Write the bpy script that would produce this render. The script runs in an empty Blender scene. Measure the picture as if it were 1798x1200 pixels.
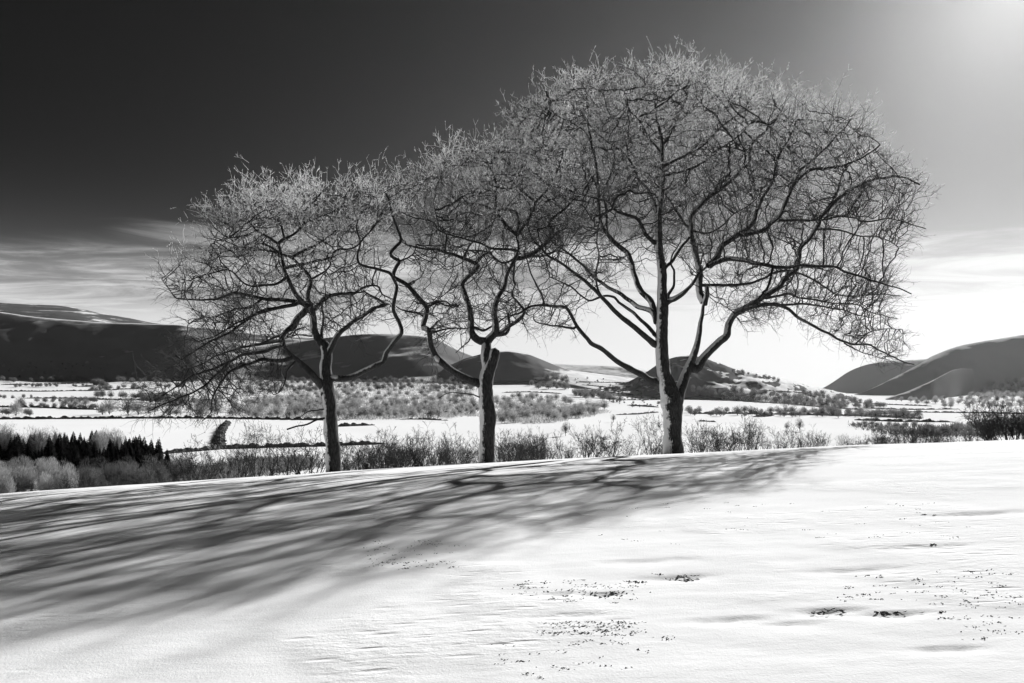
import bpy, math, random
import numpy as np
from mathutils import Vector
from mathutils.bvhtree import BVHTree

# ------------------------------------------------------------------ camera, world, sun, exposure
sc = bpy.context.scene
F, U0, V0 = 1500.0, 899.0, 690.0        # focal length, centre column and eye level, in photo pixels
cam_d = bpy.data.cameras.new('camera'); cam = bpy.data.objects.new('camera', cam_d)
sc.collection.objects.link(cam); sc.camera = cam
cam_d.sensor_width = 36; cam_d.lens = 36 * F / 1798; cam_d.shift_y = (V0 - 600) / 1798
cam_d.clip_start = 0.1; cam_d.clip_end = 60000
cam.location = (0, 0, 0); cam.rotation_euler = (math.pi / 2, 0, 0)

SUN = Vector((0.594, 1.0, 0.478)).normalized()
EL = math.asin(SUN.z); AZ = math.atan2(SUN.x, SUN.y)
sun_d = bpy.data.lights.new('sun', 'SUN'); sun = bpy.data.objects.new('sun', sun_d)
sc.collection.objects.link(sun)
sun_d.energy = 5.0; sun_d.angle = math.radians(0.42); sun_d.color = (1, 1, 1)
sun.rotation_euler = SUN.to_track_quat('Z', 'Y').to_euler(); sun.location = (0, 0, 60)

def N(nt, kind, **kw):
    n = nt.nodes.new(kind)
    for k, v in kw.items():
        if k.startswith('i_'):
            key = k[2:]
            n.inputs[int(key) if key.isdigit() else key.replace('_', ' ')].default_value = v
        else:
            setattr(n, k, v)
    return n
def L(nt, a, b): nt.links.new(a, b)
def M(nt, op, a, b=None, c=None, clamp=False):
    n = nt.nodes.new('ShaderNodeMath'); n.operation = op; n.use_clamp = clamp
    for i, x in enumerate((a, b, c)):
        if x is None: continue
        if isinstance(x, (int, float)): n.inputs[i].default_value = x
        else: nt.links.new(x, n.inputs[i])
    return n.outputs[0]
def SMOOTH(nt, x, lo, hi, o0=0.0, o1=1.0):
    n = nt.nodes.new('ShaderNodeMapRange'); n.interpolation_type = 'SMOOTHSTEP'
    nt.links.new(x, n.inputs[0])
    for i, v in enumerate((lo, hi, o0, o1)): n.inputs[i + 1].default_value = v
    return n.outputs[0]

world = bpy.data.worlds.new('World'); sc.world = world; world.use_nodes = True
wt = world.node_tree; wt.nodes.clear()
EXPO = 0.92; HAZE = 7.0e-6; SKY_GAIN = 0.92 / 2 ** EXPO
sky = N(wt, 'ShaderNodeTexSky', sky_type='NISHITA', sun_disc=False, sun_elevation=EL, sun_rotation=AZ,
        altitude=300, air_density=1.0, dust_density=0.3, ozone_density=1.0)
sep = N(wt, 'ShaderNodeSeparateColor'); L(wt, sky.outputs[0], sep.inputs[0])
tc = N(wt, 'ShaderNodeTexCoord')
sx = N(wt, 'ShaderNodeSeparateXYZ'); L(wt, tc.outputs['Generated'], sx.inputs[0])
# the red channel of the sky, as behind a deep red filter on black-and-white film: a dark zenith ...
red = M(wt, 'MULTIPLY', sep.outputs[0], 0.05)
dirv = N(wt, 'ShaderNodeVectorMath', operation='NORMALIZE'); L(wt, tc.outputs['Generated'], dirv.inputs[0])
sx = N(wt, 'ShaderNodeSeparateXYZ'); L(wt, dirv.outputs[0], sx.inputs[0])
sd = N(wt, 'ShaderNodeVectorMath', operation='DOT_PRODUCT'); L(wt, dirv.outputs[0], sd.inputs[0]); sd.inputs[1].default_value = SUN
th = M(wt, 'MULTIPLY', M(wt, 'ARCCOSINE', M(wt, 'MINIMUM', sd.outputs['Value'], 0.999999)), 57.29578)
el = M(wt, 'MULTIPLY', M(wt, 'MAXIMUM', M(wt, 'ARCSINE', sx.outputs[2]), 0.0), 57.29578)
def EXPN(x, a, p=1.0):              # exp(-(x/a)^p)
    return M(wt, 'EXPONENT', M(wt, 'MULTIPLY', M(wt, 'POWER', M(wt, 'DIVIDE', x, a), p), -1.0))
# ... a bright ring of scattered light round the sun and a bright horizon
lum = M(wt, 'MULTIPLY', red, 0.06)
lum = M(wt, 'ADD', lum, M(wt, 'MULTIPLY', EXPN(th, 2.4), 1.0))
lum = M(wt, 'ADD', lum, M(wt, 'MULTIPLY', EXPN(th, 7.3, 2.0), 0.46))
lum = M(wt, 'ADD', lum, M(wt, 'MULTIPLY', EXPN(el, 4.2, 1.5), 1.25))
lum = M(wt, 'ADD', lum, M(wt, 'MULTIPLY', M(wt, 'MULTIPLY', EXPN(el, 5.43), EXPN(th, 24.2, 2.0)), 3.4))
base = M(wt, 'MULTIPLY', M(wt, 'SUBTRACT', 1.0, M(wt, 'EXPONENT', M(wt, 'MULTIPLY', lum, -1.0))), SKY_GAIN)
# a thin high cloud sheet that begins some way off and reaches to the horizon ahead
dz = M(wt, 'MAXIMUM', sx.outputs[2], 0.012)
cx = M(wt, 'DIVIDE', sx.outputs[0], dz); cy = M(wt, 'DIVIDE', sx.outputs[1], dz)
cv = N(wt, 'ShaderNodeCombineXYZ'); L(wt, M(wt, 'MULTIPLY', cx, 0.6), cv.inputs[0]); L(wt, cy, cv.inputs[1])
n1 = N(wt, 'ShaderNodeTexNoise', i_Scale=0.75, i_Detail=8.0, i_Roughness=0.64, i_Distortion=0.8)
n2 = N(wt, 'ShaderNodeTexNoise', i_Scale=0.13, i_Detail=3.0, i_Roughness=0.5)
L(wt, cv.outputs[0], n1.inputs['Vector']); L(wt, cv.outputs[0], n2.inputs['Vector'])
edge = M(wt, 'ADD', cy, M(wt, 'MULTIPLY', M(wt, 'SUBTRACT', n1.outputs[0], 0.5), 2.6))
sheet = SMOOTH(wt, edge, 5.0, 6.6)
thick = SMOOTH(wt, M(wt, 'ADD', n1.outputs[0], M(wt, 'MULTIPLY', M(wt, 'SUBTRACT', n2.outputs[0], 0.5), 0.9)), 0.34, 0.62, 0.22, 1.0)
far = SMOOTH(wt, cy, 6.5, 12.0)
dens = M(wt, 'MULTIPLY', sheet, M(wt, 'MAXIMUM', thick, far), clamp=True)
CLOUD = M(wt, 'MINIMUM', M(wt, 'ADD', 0.345, M(wt, 'MULTIPLY', base, 0.22)), 0.44)
mixc = N(wt, 'ShaderNodeMix', data_type='FLOAT'); L(wt, dens, mixc.inputs[0]); L(wt, base, mixc.inputs[2])
L(wt, M(wt, 'MAXIMUM', CLOUD, base), mixc.inputs[3])
bg = N(wt, 'ShaderNodeBackground'); bg.inputs[1].default_value = 1.0
L(wt, mixc.outputs[0], bg.inputs[0])
wo = N(wt, 'ShaderNodeOutputWorld'); L(wt, bg.outputs[0], wo.inputs[0])

sc.view_settings.view_transform = 'Standard'; sc.view_settings.look = 'None'
sc.view_settings.exposure = EXPO; sc.view_settings.gamma = 1.0
sc.render.engine = 'CYCLES'
sc.cycles.max_bounces = 6; sc.cycles.diffuse_bounces = 3; sc.cycles.transmission_bounces = 3
sc.cycles.volume_bounces = 0; sc.cycles.transparent_max_bounces = 4
sc.cycles.use_denoising = True

# ------------------------------------------------------------------ helpers
C = sc.collection
def P(u, v, y):
    return np.array([(u - U0) / F * y, y, (V0 - v) / F * y])

def _hash(ix, iy, seed):
    h = (ix.astype(np.int64) * 374761393 + iy.astype(np.int64) * 668265263 + seed * 974711) & 0xffffffff
    h = ((h ^ (h >> 13)) * 1274126177) & 0xffffffff
    return (h ^ (h >> 16)) & 0xffffffff
def perlin(x, y, seed=0):
    x = np.asarray(x, float); y = np.asarray(y, float)
    ix = np.floor(x); iy = np.floor(y); fx = x - ix; fy = y - iy
    def g(ox, oy):
        a = _hash(ix + ox, iy + oy, seed) * (2 * math.pi / 4294967296.0)
        return np.cos(a) * (fx - ox) + np.sin(a) * (fy - oy)
    sx_ = fx * fx * fx * (fx * (fx * 6 - 15) + 10); sy_ = fy * fy * fy * (fy * (fy * 6 - 15) + 10)
    a = g(0, 0) * (1 - sx_) + g(1, 0) * sx_; b = g(0, 1) * (1 - sx_) + g(1, 1) * sx_
    return a * (1 - sy_) + b * sy_
def fbm(x, y, o=4, seed=0, gain=0.5):
    t = 0; amp = 1.0; f = 1.0
    for i in range(o):
        t = t + amp * perlin(x * f + 17.3 * i, y * f - 9.1 * i, seed + i); amp *= gain; f *= 2.03
    return t

def new_mesh(name, verts, faces, smooth=False, attrs=None):
    """verts (n,3) and faces: list of (m,k) integer arrays"""
    me = bpy.data.meshes.new(name)
    verts = np.asarray(verts, np.float32)
    me.vertices.add(len(verts)); me.vertices.foreach_set('co', verts.ravel())
    faces = [np.asarray(f, np.int32) for f in faces if len(f)]
    tot = sum(f.size for f in faces); nf = sum(len(f) for f in faces)
    me.loops.add(tot); me.loops.foreach_set('vertex_index', np.concatenate([f.ravel() for f in faces]))
    lt = np.concatenate([np.full(len(f), f.shape[1], np.int32) for f in faces])
    ls = np.concatenate([[0], np.cumsum(lt)[:-1]]).astype(np.int32)
    me.polygons.add(nf); me.polygons.foreach_set('loop_start', ls)
    me.polygons.foreach_set('use_smooth', np.full(nf, smooth, bool))
    for k, a in (attrs or {}).items():
        at = me.attributes.new(k, 'FLOAT', 'POINT'); at.data.foreach_set('value', np.asarray(a, np.float32))
    me.update(calc_edges=True)
    return me
def add_obj(name, me, mat=None, parent=None, loc=None):
    if mat is not None and len(me.materials) == 0: me.materials.append(mat)
    o = bpy.data.objects.new(name, me); C.objects.link(o)
    if loc is not None: o.location = loc
    if parent is not None: o.parent = parent
    return o
def tag(o, label=None, cat=None, group=None, kind=None):
    if label: o['label'] = label
    if cat: o['category'] = cat
    if group: o['group'] = group
    if kind: o['kind'] = kind
    return o
def thing(name, label, cat, loc, rz=0.0, scale=1.0, group=None):
    o = bpy.data.objects.new(name, None); C.objects.link(o)
    o.location = loc; o.rotation_euler = (0, 0, rz); o.scale = (scale,) * 3
    o.empty_display_size = 0.3
    return tag(o, label, cat, group)
def norm(a): return a / np.maximum(np.linalg.norm(a, axis=-1, keepdims=True), 1e-9)
def frame(d):
    ref = np.zeros_like(d); ref[..., 0] = 0.31; ref[..., 1] = 0.93; ref[..., 2] = 0.2
    u = norm(np.cross(d, ref)); return u, np.cross(d, u)
def frusta(p0, p1, r0, r1, k, d0=None, d1=None, base=0):
    """one k-sided frustum for each edge; returns verts, quads"""
    n = len(p0); e = norm(p1 - p0)
    d0 = e if d0 is None else d0; d1 = e if d1 is None else d1
    an = np.arange(k) * 2 * math.pi / k
    ca, sa = np.cos(an)[None, :, None], np.sin(an)[None, :, None]
    out = []
    for p, r, d in ((p0, r0, d0), (p1, r1, d1)):
        u, w = frame(d)
        out.append(p[:, None, :] + r[:, None, None] * (ca * u[:, None, :] + sa * w[:, None, :]))
    v = np.stack(out, 1).reshape(-1, 3)
    b = (np.arange(n) * 2 * k)[:, None] + base; i = np.arange(k)[None, :]; j = (i + 1) % k
    q = np.stack([b + i, b + j, b + k + j, b + k + i], -1).reshape(-1, 4)
    return v, q
def tube(pts, rad, k=10, seed=0, rough=0.06, cap=True):
    """continuous tube along a chain"""
    pts = np.asarray(pts); n = len(pts)
    d = norm(np.gradient(pts, axis=0))
    t = np.zeros((n, 3)); ref = np.array([0.2, -1.0, 0.15])
    u = norm(np.cross(d[0], ref)); us = [u]
    for i in range(1, n):
        u = us[-1] - d[i] * np.dot(us[-1], d[i]); us.append(u / max(np.linalg.norm(u), 1e-9))
    us = np.array(us); ws = np.cross(d, us)
    an = np.arange(k) * 2 * math.pi / k
    s = np.cumsum(np.r_[0, np.linalg.norm(np.diff(pts, axis=0), axis=1)])
    lump = 1 + rough * (perlin(np.cos(an)[None, :] * 1.7 + s[:, None] * 2.3 + seed, np.sin(an)[None, :] * 1.7 + s[:, None] * 0.9, seed) * 2.2
                        + perlin(an[None, :] * 2.4 + 0 * s[:, None], s[:, None] * 1.3 + seed * 7, seed + 5) * 1.2)
    r = np.asarray(rad)[:, None] * lump
    v = pts[:, None, :] + r[..., None] * (np.cos(an)[None, :, None] * us[:, None, :] + np.sin(an)[None, :, None] * ws[:, None, :])
    v = v.reshape(-1, 3)
    b = (np.arange(n - 1) * k)[:, None]; i = np.arange(k)[None, :]; j = (i + 1) % k
    q = np.stack([b + i, b + j, b + k + j, b + k + i], -1).reshape(-1, 4)
    tri = np.zeros((0, 3), int)
    if cap:
        v = np.vstack([v, pts[-1] + d[-1] * rad[-1] * 0.5])
        e = (n - 1) * k; i = np.arange(k)
        tri = np.stack([e + i, e + (i + 1) % k, np.full(k, n * k)], -1)
    return v, q, tri
def grid_faces(nr, ncol):
    a = np.arange(nr - 1)[:, None] * ncol + np.arange(ncol - 1)[None, :]
    return np.stack([a, a + 1, a + ncol + 1, a + ncol], -1).reshape(-1, 4)

# ------------------------------------------------------------------ materials (all neutral greys: the photograph is black and white)
def mat(name):
    m = bpy.data.materials.new(name); m.use_nodes = True; nt = m.node_tree; nt.nodes.clear()
    out = N(nt, 'ShaderNodeOutputMaterial'); return m, nt, out
def grey(nt, val):
    c = N(nt, 'ShaderNodeCombineColor')
    for i in range(3): L(nt, val, c.inputs[i])
    return c.outputs[0]
def noise(nt, vec, scale, detail=4.0, rough=0.5, dist=0.0):
    n = N(nt, 'ShaderNodeTexNoise', i_Scale=scale, i_Detail=detail, i_Roughness=rough, i_Distortion=dist)
    if vec is not None: L(nt, vec, n.inputs['Vector'])
    return n.outputs[0]
def pos(nt, scale=(1, 1, 1), world=True):
    g = N(nt, 'ShaderNodeNewGeometry').outputs['Position'] if world else N(nt, 'ShaderNodeTexCoord').outputs['Object']
    mp = N(nt, 'ShaderNodeMapping'); mp.inputs['Scale'].default_value = scale
    L(nt, g, mp.inputs[0]); return mp.outputs[0]

def snow_field_mat():
    m, nt, out = mat('crusted_snow')
    p = pos(nt, (0.55, 1.0, 1.0)); piso = pos(nt)
    crust = noise(nt, pos(nt, (0.8, 1.6, 1.0)), 9.0, 6.0, 0.62, 0.4)
    grain = noise(nt, piso, 60.0, 3.0, 0.6)
    patch = SMOOTH(nt, noise(nt, piso, 0.32, 3.0, 0.55), 0.47, 0.62)
    rip = N(nt, 'ShaderNodeTexVoronoi', feature='F1', i_Scale=3.4, i_Randomness=1.0)
    L(nt, pos(nt, (0.7, 2.2, 1.0)), rip.inputs['Vector'])
    pit = SMOOTH(nt, rip.outputs['Distance'], 0.05, 0.34)
    swell = noise(nt, p, 1.3, 3.0, 0.5, 0.3)
    h = M(nt, 'ADD', M(nt, 'MULTIPLY', crust, M(nt, 'ADD', 0.0035, M(nt, 'MULTIPLY', patch, 0.010))), M(nt, 'MULTIPLY', grain, 0.0026))
    h = M(nt, 'ADD', h, M(nt, 'MULTIPLY', M(nt, 'MULTIPLY', pit, patch), 0.010))
    h = M(nt, 'ADD', h, M(nt, 'MULTIPLY', swell, 0.008))
    bump = N(nt, 'ShaderNodeBump', i_Strength=1.0, i_Distance=1.0); L(nt, h, bump.inputs['Height'])
    b = N(nt, 'ShaderNodeBsdfDiffuse')
    L(nt, grey(nt, M(nt, 'ADD', 0.82, M(nt, 'MULTIPLY', grain, 0.06))), b.inputs['Color'])
    L(nt, bump.outputs[0], b.inputs['Normal']); L(nt, b.outputs[0], out.inputs[0]); return m

def land_mat(name, lo, hi, mix_lo, mix_hi, scale, slope=(0.80, 0.97), stretch=(1, 1, 1), slope_w=1.0):
    """snow lying over dark moor: snow where the land is flatter and where the noise lets it"""
    m, nt, out = mat(name)
    n = noise(nt, pos(nt, stretch), scale, 6.0, 0.62, 0.3)
    g = N(nt, 'ShaderNodeNewGeometry'); s = N(nt, 'ShaderNodeSeparateXYZ'); L(nt, g.outputs['Normal'], s.inputs[0])
    sl = SMOOTH(nt, s.outputs[2], slope[0], slope[1])
    f = M(nt, 'ADD', M(nt, 'MULTIPLY', sl, slope_w), M(nt, 'SUBTRACT', n, 0.5))
    f = SMOOTH(nt, f, mix_lo, mix_hi)
    val = M(nt, 'ADD', lo, M(nt, 'MULTIPLY', f, hi - lo))
    b = N(nt, 'ShaderNodeBsdfDiffuse')
    L(nt, grey(nt, val), b.inputs['Color']); L(nt, b.outputs[0], out.inputs[0]); return m

def bark_mat():
    m, nt, out = mat('oak_bark_with_blown_snow')
    po = pos(nt, (9, 9, 2.2)); fine = noise(nt, po, 2.4, 6.0, 0.65, 0.5)
    g = N(nt, 'ShaderNodeNewGeometry')
    dot = N(nt, 'ShaderNodeVectorMath', operation='DOT_PRODUCT'); L(nt, g.outputs['Normal'], dot.inputs[0])
    dot.inputs[1].default_value = Vector((-0.86, -0.22, 0.46)).normalized()
    r = N(nt, 'ShaderNodeAttribute', attribute_name='thick')
    edge = noise(nt, pos(nt), 5.0, 5.0, 0.65)
    f = M(nt, 'ADD', dot.outputs['Value'], M(nt, 'ADD', M(nt, 'MULTIPLY', M(nt, 'SUBTRACT', edge, 0.5), 0.7), M(nt, 'MULTIPLY', M(nt, 'SUBTRACT', fine, 0.5), 0.6)))
    f = SMOOTH(nt, f, 0.50, 0.70)
    f = M(nt, 'MULTIPLY', f, SMOOTH(nt, r.outputs['Fac'], 0.045, 0.1))
    bk = M(nt, 'ADD', 0.012, M(nt, 'MULTIPLY', SMOOTH(nt, fine, 0.35, 0.75), 0.045))
    mixv = N(nt, 'ShaderNodeMix', data_type='FLOAT'); L(nt, f, mixv.inputs[0]); L(nt, bk, mixv.inputs[2]); mixv.inputs[3].default_value = 0.68
    bump = N(nt, 'ShaderNodeBump', i_Strength=0.8, i_Distance=0.035); L(nt, fine, bump.inputs['Height'])
    b = N(nt, 'ShaderNodeBsdfPrincipled', i_Roughness=0.85); b.inputs['Specular IOR Level'].default_value = 0.15
    L(nt, grey(nt, mixv.outputs[0]), b.inputs['Base Color']); L(nt, bump.outputs[0], b.inputs['Normal'])
    L(nt, b.outputs[0], out.inputs[0]); return m
def plain_mat(name, lo, hi, scale=3.0, transl=0.0, rough=0.85, obj_var=0.0):
    m, nt, out = mat(name)
    v = M(nt, 'ADD', lo, M(nt, 'MULTIPLY', noise(nt, pos(nt), scale, 3.0), hi - lo))
    if obj_var:
        oi = N(nt, 'ShaderNodeObjectInfo')
        v = M(nt, 'MULTIPLY', v, M(nt, 'ADD', 1 - obj_var / 2, M(nt, 'MULTIPLY', oi.outputs['Random'], obj_var)))
    col = grey(nt, v)
    b = N(nt, 'ShaderNodeBsdfPrincipled', i_Roughness=rough); b.inputs['Specular IOR Level'].default_value = 0.1
    L(nt, col, b.inputs['Base Color'])
    if transl:
        t = N(nt, 'ShaderNodeBsdfTranslucent'); L(nt, col, t.inputs[0])
        x = N(nt, 'ShaderNodeMixShader'); x.inputs[0].default_value = transl
        L(nt, b.outputs[0], x.inputs[1]); L(nt, t.outputs[0], x.inputs[2]); L(nt, x.outputs[0], out.inputs[0])
    else: L(nt, b.outputs[0], out.inputs[0])
    return m
MAT = dict(
    snow=snow_field_mat(), bark=bark_mat(),
    branch=plain_mat('thin_branch_bark', 0.012, 0.05, 2.0),
    twig=plain_mat('dark_twig', 0.03, 0.08, 2.0),
    rime=plain_mat('rime_frost', 0.75, 0.9, 4.0, 0.55),
    shrub=plain_mat('bare_shrub_stem', 0.02, 0.06, 1.0, 0.0, obj_var=0.6),
    frosted=plain_mat('pale_bare_twigs', 0.20, 0.34, 0.6, 0.45, obj_var=0.7),
    frosted_dark=plain_mat('grey_bare_twigs', 0.10, 0.18, 0.6, 0.4, obj_var=0.7),
    wood=plain_mat('grey_trunk', 0.04, 0.10, 1.0),
    conifer=plain_mat('conifer_needles', 0.010, 0.028, 0.4, 0.15, obj_var=0.6),
    hedge=plain_mat('bare_hedge_twigs', 0.05, 0.12, 0.5, 0.2, obj_var=0.6),
    valley=land_mat('valley_snow', 0.42, 0.80, 0.1, 0.75, 0.02, (0.90, 0.985)),
    escarp=land_mat('escarpment_heath_under_snow', 0.17, 0.78, 0.55, 1.0, 0.012, (0.86, 0.985)),
    moor=land_mat('high_moor_snow', 0.10, 0.8, 0.52, 0.62, 0.006, (0.5, 0.6), (0.5, 0.5, 5.0), 0.5),
    crag=land_mat('crag_and_snow', 0.12, 0.84, 0.35, 0.75, 0.012, (0.88, 0.97)),
    fell=land_mat('bracken_fell_under_snow', 0.24, 0.80, 0.55, 1.0, 0.012, (0.86, 0.96)),
)

# ------------------------------------------------------------------ ground: the snowy hilltop
H0, YC = 1.7, 32.0
DENTS = [(1190, 1012, .28, .10, .05), (1450, 1073, .22, .09, .06), (1568, 1078, .22, .07, .05), (1055, 1044, .16, .05, .05),
         (985, 1043, .14, .04, .04), (1280, 1088, .3, .08, .04), (1665, 1140, .18, .06, .04), (1010, 1080, .3, .06, .03),
         (1720, 900, .6, .15, .06), (1610, 960, .5, .12, .04), (1400, 1095, .2, .07, .03), (1130, 985, .4, .12, .04),
         (1500, 1000, .4, .1, .04)]
def near_z(x, y, detail=True):
    yp = np.maximum(y, 0)
    z = -H0 + 0.0255 * y + 0.0535 * x - 0.0223 * np.minimum(x * x, 2500.0) / (yp + 10)
    c = H0 / YC ** 2
    z = z - np.where(yp < 95, c * yp * yp, c * 95 * 95 + 2 * c * 95 * (yp - 95))
    if detail:
        fade = np.clip(1.4 - yp / 90, 0.2, 1)
        z = z + 0.05 * fbm(x * 0.16, y * 0.20, 2, 3) * fade
        n = fbm(x * 0.9, y * 1.5, 4, 11, 0.55); ptch = np.clip(fbm(x * 0.25 + 5, y * 0.25, 2, 21) * 2.2 + 0.35, 0, 1)
        z = z + (0.003 + 0.006 * ptch) * n
    return z
def near_hit(u, v):
    t = np.linspace(2.5, 40, 4000); z = near_z((u - U0) / F * t, t, False); r = (V0 - v) / F * t
    k = np.argmax(z >= r); return (u - U0) / F * t[k], t[k]
rows = np.concatenate([np.linspace(-30, 2.2, 24), np.geomspace(2.6, 46, 460), np.geomspace(47, 240, 44)])
cols = np.linspace(-1.25, 1.25, 560)
yy = np.repeat(rows[:, None], len(cols), 1); xx = cols[None, :] * np.sqrt(yy ** 2 + 64)
zz = near_z(xx, yy)
for (u, v, wx, wy, d) in DENTS:
    hx, hy = near_hit(u, v)
    e = ((xx - hx) / wx) ** 2 + ((yy - hy) / wy / np.where(yy > hy, 0.6, 1.5)) ** 2
    zz -= 0.5 * d * np.exp(-e) * (1 + 0.6 * perlin(xx * 9, yy * 14, 5))
near_me = new_mesh('snowy_hilltop', np.stack([xx, yy, zz], -1).reshape(-1, 3), [grid_faces(len(rows), len(cols))], True)
tag(add_obj('ground', near_me, MAT['snow']), 'snow covered hilltop pasture streaked with tree shadows', None, None, 'structure')

# dark slivers that paint the shaded sides of eroded crust edges, in a few patches
gr = np.random.default_rng(77); gb = []
for (ua, va, ub, vb, cnt) in ((900, 1018, 1120, 1060, 60), (950, 1092, 1130, 1116, 60), (1640, 1000, 1798, 1125, 55), (1480, 1010, 1640, 1060, 22), (1150, 1005, 1230, 1018, 8), (640, 950, 800, 1000, 60), (1425, 1068, 1480, 1078, 7), (1540, 1074, 1590, 1080, 6), (1040, 880, 1700, 960, 45), (880, 1110, 1200, 1190, 30)):
    for _ in range(cnt):
        gx, gy = near_hit(gr.uniform(ua, ub), gr.uniform(va, vb)); n_ = gr.integers(3, 9); w_ = gr.uniform(0.01, 0.05)
        for _k in range(n_): gb.append((gx + gr.normal(0, w_), gy + gr.normal(0, w_ * 0.5)))
gb = np.array(gb); gz = near_z(gb[:, 0], gb[:, 1]); g0 = np.stack([gb[:, 0], gb[:, 1], gz - 0.006], -1)
g1 = g0 + np.stack([gr.normal(0, 0.02, len(gb)), gr.normal(0, 0.008, len(gb)), gr.uniform(0.008, 0.014, len(gb))], -1)
gs = np.stack([gr.uniform(0.006, 0.018, len(gb)), gr.normal(0, 0.002, len(gb)), 0 * gz], -1)
gv = np.stack([g0 - gs, g0 + gs, g1], 1).reshape(-1, 3)
tag(add_obj('crust_shade_marks', new_mesh('crust_shade_marks', gv, [np.arange(len(gv)).reshape(-1, 3)]), MAT['wood']), 'dark slivers standing in for shade along eroded snow crust edges', 'grass', None, 'stuff')

# ------------------------------------------------------------------ valley and hills
TERR_V, TERR_F, TERR_N = [], [], [0]
def terrain_add(v, f):
    TERR_V.append(v); TERR_F.append(f + TERR_N[0]); TERR_N[0] += len(v)
VL = np.array([(180, -44), (340, -42), (600, -40), (1000, -37), (1300, -35), (1700, -25), (2200, -8), (2700, 18), (3000, 42), (4000, 60), (9000, 60)], float)
VR = np.array([(180, -44), (340, -42), (600, -40), (1000, -37), (1300, -35), (1700, -29), (2200, -20), (2700, -10), (3000, -8), (4000, -6), (9000, -4)], float)
def valley_z(x, y):
    zl = np.interp(y, VL[:, 0], VL[:, 1]); zr = np.interp(y, VR[:, 0], VR[:, 1])
    w = np.clip((x / y - 0.05) / 0.22, 0, 1); w = w * w * (3 - 2 * w)
    z = zl * (1 - w) + zr * w
    return z + 2.2 * fbm(x / 260.0, y / 320.0, 4, 31) + np.clip((y - 1300) / 1500, 0, 1) * 6 * fbm(x / 420.0, y / 420.0, 3, 41)
vr = np.geomspace(170, 7000, 230); vc_ = np.linspace(-1.25, 1.25, 200)
vy = np.repeat(vr[:, None], len(vc_), 1); vx = vc_[None, :] * vy; vz = valley_z(vx, vy)
vv = np.stack([vx, vy, vz], -1).reshape(-1, 3); vf = grid_faces(*vx.shape)
tag(add_obj('valley_floor', new_mesh('valley_floor', vv, [vf], True), MAT['valley']), 'snow covered fields of the valley floor', None, None, 'structure')
terrain_add(vv, vf)

def hill(name, label, ridge, foot, mat_, back=600, back_drop=60, prof=1.25, amp=6, wl=220, nc=160, nt_=40, seed=1):
    ridge = np.array(ridge, float); foot = np.array(foot, float)
    us = np.linspace(ridge[0, 0], ridge[-1, 0], nc)
    def curve(a):
        v = np.interp(us, a[:, 0], a[:, 1]); y = np.interp(us, a[:, 0], a[:, 2])
        k = np.array([1, 2, 3, 2, 1]) / 9.0
        v = np.convolve(np.pad(v, 2, 'edge'), k, 'valid'); y = np.convolve(np.pad(y, 2, 'edge'), k, 'valid')
        return np.stack([(us - U0) / F * y, y, (V0 - v) / F * y], -1)
    R = curve(ridge); Ft = curve(foot)
    Ft[:, 2] -= 12
    t = np.linspace(0, 1, nt_); S = 1 - (1 - t) ** prof
    S = np.where(t > 0, S, 0)
    front = Ft[None] * (1 - t)[:, None, None] + R[None] * t[:, None, None]
    front[..., 2] = Ft[None, :, 2] * (1 - S)[:, None] + R[None, :, 2] * S[:, None]
    tb = np.linspace(0, 1, 9)[1:]
    bk = np.repeat(R[None], len(tb), 0).copy()
    bk[..., 1] += tb[:, None] * back; bk[..., 2] -= (tb ** 1.4)[:, None] * back_drop
    bk[..., 0] = (us - U0)[None, :] / F * bk[..., 1]
    g = np.concatenate([front, bk], 0)
    w = np.concatenate([np.sin(t * math.pi) ** 0.6 * 0.9 + 0.12 * t, np.full(len(tb), 0.3)])[:, None]
    g[..., 2] += amp * w * fbm(g[..., 0] / wl, g[..., 1] / wl, 4, seed)
    v = g.reshape(-1, 3); f = grid_faces(g.shape[0], nc)
    terrain_add(v, f)
    o = add_obj(name, new_mesh(name, v, [f], True), mat_)
    return tag(o, label, None, None, 'structure')
hill('high_moor', 'snow dusted high moor above the dark escarpment',
     [(-700, 500, 5600), (-200, 525, 5600), (0, 534, 5600), (100, 539, 5600), (150, 546, 5600), (200, 557, 5600), (250, 566, 5600), (330, 577, 5600), (500, 592, 5600), (640, 600, 5600), (760, 612, 5600)],
     [(-700, 600, 3900), (0, 600, 3900), (250, 610, 3900), (760, 640, 3900)], MAT['moor'], 900, 60, 1.5, 14, 300, seed=3)
hill('escarpment', 'long dark shaded escarpment across the valley behind the drooping oak',
     [(-700, 520, 3600), (-300, 535, 3600), (-100, 543, 3600), (0, 548, 3600), (60, 557, 3550), (180, 567, 3500), (320, 570, 3450), (345, 576, 3450), (370, 588, 3500), (400, 600, 3600), (440, 604, 3650),
      (500, 603, 3650), (560, 595, 3600), (590, 591, 3550), (630, 587, 3500), (680, 586, 3450), (747, 590, 3400), (775, 600, 3420), (800, 614, 3450), (840, 630, 3500), (880, 650, 3500)],
     [(-700, 668, 3050), (0, 668, 3000), (200, 668, 2980), (345, 668, 2950), (440, 672, 3100), (560, 675, 3000), (700, 672, 2900), (800, 676, 2850), (880, 680, 2900)],
     MAT['escarp'], 900, 40, 1.12, 16, 260, 240, seed=7)
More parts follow.
